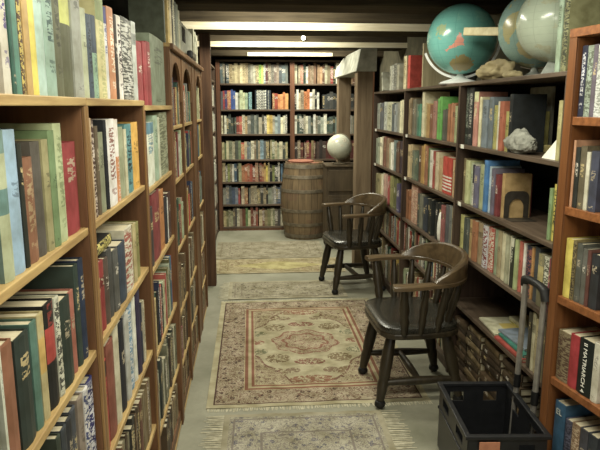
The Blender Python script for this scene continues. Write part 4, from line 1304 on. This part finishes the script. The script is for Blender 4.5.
MB().box(x0 + .0, x1, -.10, -.003, 0, .002).build('foot_plate', MT['black_metal'], be)
# leaning print and cards at the near end of that tier
cd_ = tag(MB().add([(0, 0, 0), (0, .13, 0), (.05, .10, .085), (.06, .02, .10), (.003, 0, 0), (.003, .13, 0), (.053, .10, .085), (.063, .02, .10)],
    [(0, 1, 2, 3), (7, 6, 5, 4), (0, 4, 5, 1), (1, 5, 6, 2), (2, 6, 7, 3), (3, 7, 4, 0)]).build('paper_card', MT['white_paper']), 'white card leaning on the dark bookcase near the grey rock', 'card')
cd_.location = (1.205, 2.345, 1.3887)
bb = tag(MB().box(0, .10, 0, .14, 0, .035).build('yellow_box', plain('yellow_card', 'a89850', '887838', .7), None, bevel=.003), 'small dull yellow box at the back between rock and white card', 'box')
bb.location = (1.35, 2.62, 1.3887)
tile = tag(MB().box(0, .02, 0, .24, 0, .305).build('stone_tile', MT['pale_box'], None, bevel=.006), 'grey stone slab standing at the back behind the rock', 'slab')
tile.location = (1.44, 2.90, 1.3887)
sh = lump('white_stone', 'white rounded stone leaning among books between the two chairs', 'stone', (XR + .03, 3.80, .7405), (.02, .028, .11), MT['white_paper'], 2.2, .1, 0, 2, False)

# ------------------------------------------------------------------ crate on a folding luggage cart
ct = thing('luggage_cart', 'grey folding luggage cart with black handle behind the crate', 'cart', (0, 0, 0))
px_, y_a, y_b = 1.15, 2.395, 2.226
MB().box(.86, 1.14, 2.12, 2.48, .045, .062).build('platform', MT['black_metal'], ct, bevel=.004)
for yy in (y_a, y_b):
    MB().tube([(px_ - .01, yy + .045, .05), (px_ - .008, yy + .022, .45), (px_ - .012, yy, .872)], .0125, 14).build('pole', MT['pole'], ct, smooth=True)
    MB().tube([(px_ - .0083, yy + .0248, .40), (px_ - .0082, yy + .0215, .46)], .0155, 14).build('collar', MT['rubber'], ct, smooth=True)
pts = [(px_ - .012, y_a + .012, .862), (px_ - .013, y_a + .004, .888), (px_ - .013, y_a - .03, .897), (px_ - .013, (y_a + y_b) / 2, .899), (px_ - .013, y_b + .03, .897), (px_ - .013, y_b - .004, .888), (px_ - .012, y_b - .014, .852)]
MB().tube(pts, [.016, .019, .017, .016, .017, .021, .019], 14).build('handle', MT['rubber'], ct, smooth=True)
for yy in (2.47, 2.13):
    w_ = MB().lathe([(.012, -.012), (.038, -.012), (.044, -.006), (.044, .006), (.038, .012), (.012, .012), (.012, -.012)], 24, 0, Matrix.Translation((1.10, yy, .044)) @ Matrix.Rotation(R(90), 4, 'X'))
    w_.build('wheel', MT['rubber'], ct, smooth=True)
for yy in (2.17, 2.43): MB().box(.87, .90, yy - .012, yy + .012, .0, .044).build('front_foot', MT['rubber'], ct)
cr = thing('plastic_crate', 'black plastic crate with an orange label on the luggage cart', 'crate', (.975, 2.30, .0625), R(-4))
def crate_wall(L, H, holes, thick=.006):
    """wall in local xz plane with rectangular hand and vent holes, built as a grid of panels"""
    xs = sorted(set([-L/2, L/2] + [h[0] for h in holes] + [h[1] for h in holes])); zs = sorted(set([0, H] + [h[2] for h in holes] + [h[3] for h in holes]))
    b = MB()
    for i in range(len(xs) - 1):
        for j in range(len(zs) - 1):
            cx, cz = (xs[i] + xs[i+1]) / 2, (zs[j] + zs[j+1]) / 2
            if any(h[0] < cx < h[1] and h[2] < cz < h[3] for h in holes): continue
            b.box(xs[i], xs[i+1], -thick/2, thick/2, zs[j], zs[j+1])
    return b
CW, CL, CH = .30, .45, .298
def holes(L):
    hs = []
    if L < .4: hs += [(-.105, -.045, CH - .075, CH - .03), (.045, .105, CH - .075, CH - .03)]
    else: hs += [(-.16, -.06, CH - .07, CH - .03), (.06, .16, CH - .07, CH - .03)]
    return hs
for (cx, cy, rz_, L, nm) in ((0, -CL/2, 0, CW, 'front_wall'), (0, CL/2, 0, CW, 'rear_wall'), (-CW/2, 0, R(90), CL, 'side_wall'), (CW/2, 0, R(90), CL, 'side_wall')):
    w_ = crate_wall(L, CH, holes(L)).build(nm, MT['plastic'], cr)
    w_.location = (cx, cy, 0); w_.rotation_euler = (0, 0, rz_)
rim = MB()
for x0, x1, y0, y1 in ((-CW/2-.014, CW/2+.014, -CL/2-.014, -CL/2+.008), (-CW/2-.014, CW/2+.014, CL/2-.008, CL/2+.014), (-CW/2-.014, -CW/2+.008, -CL/2+.008, CL/2-.008), (CW/2-.008, CW/2+.014, -CL/2+.008, CL/2-.008)):
    rim.box(x0, x1, y0, y1, CH - .004, CH + .012)
    rim.box(x0 + .006, x1 - .006, y0 + .006, y1 - .006, CH - .115, CH - .10)
rim.build('rim', MT['plastic'], cr, bevel=.003)
MB().box(-CW/2, CW/2, -CL/2, CL/2, 0, .006).build('floor_panel', MT['plastic'], cr)
MB().box(-.112, -.034, -CL/2 - .0175, -CL/2 - .0145, CH - .052, CH - .010).build('orange_label', MT['orange_label'], cr)

# ------------------------------------------------------------------ little bulb on the beam
lb = thing('light_bulb', 'tiny bright bulb glowing under the far ceiling beams', 'bulb', (.56, 6.575, 2.29))
eM = Mat('bulb_glow'); eM.b.inputs['Emission Color'].default_value = (1, .92, .75, 1); eM.b.inputs['Emission Strength'].default_value = 8
MB().sphere(.022, (0, 0, 0), 16, 10).build('glass', eM.m, lb, smooth=True)
MB().tube([(0, .018, 0), (0, .034, 0)], .014, 12).build('socket', MT['white_paper'], lb)

# ------------------------------------------------------------------ light
def area(name, loc, sx, sy, power, rot=(0, 0, 0), col=(1., .93, .76)):
    l = bpy.data.lights.new(name, 'AREA'); l.shape = 'RECTANGLE'; l.size = sx; l.size_y = sy; l.energy = power; l.color = col
    o = bpy.data.objects.new(name, l); COL.objects.link(o); o.location = loc; o.rotation_euler = rot
    return o
WARM = (1., .975, .80)
area('lamp', (.45, .75, 2.18), 1.0, .35, 27, (R(8), 0, 0), WARM)
area('lamp', (.42, 2.1, 2.18), .9, .15, 20, (0, 0, 0), WARM)
area('lamp', (.40, 3.4, 2.2), .8, .12, 15, (0, 0, 0), WARM)
area('lamp', (.20, 4.68, 2.48), .55, .2, 24, (R(22), 0, 0), WARM)
area('lamp', (.20, 6.10, 2.48), .55, .2, 30, (R(22), 0, 0), WARM)
area('lamp', (.45, 7.35, 2.46), 1.1, .2, 38, (R(12), 0, 0), WARM)
w = bpy.data.worlds.new('room_air'); scene.world = w; w.use_nodes = True
bg = w.node_tree.nodes['Background']; bg.inputs[0].default_value = (1., .95, .82, 1); bg.inputs[1].default_value = .8
scene.view_settings.view_transform = 'Standard'
scene.view_settings.look = 'None'
scene.view_settings.exposure = .22
scene.cycles.use_denoising = True
scene.cycles.max_bounces = 6
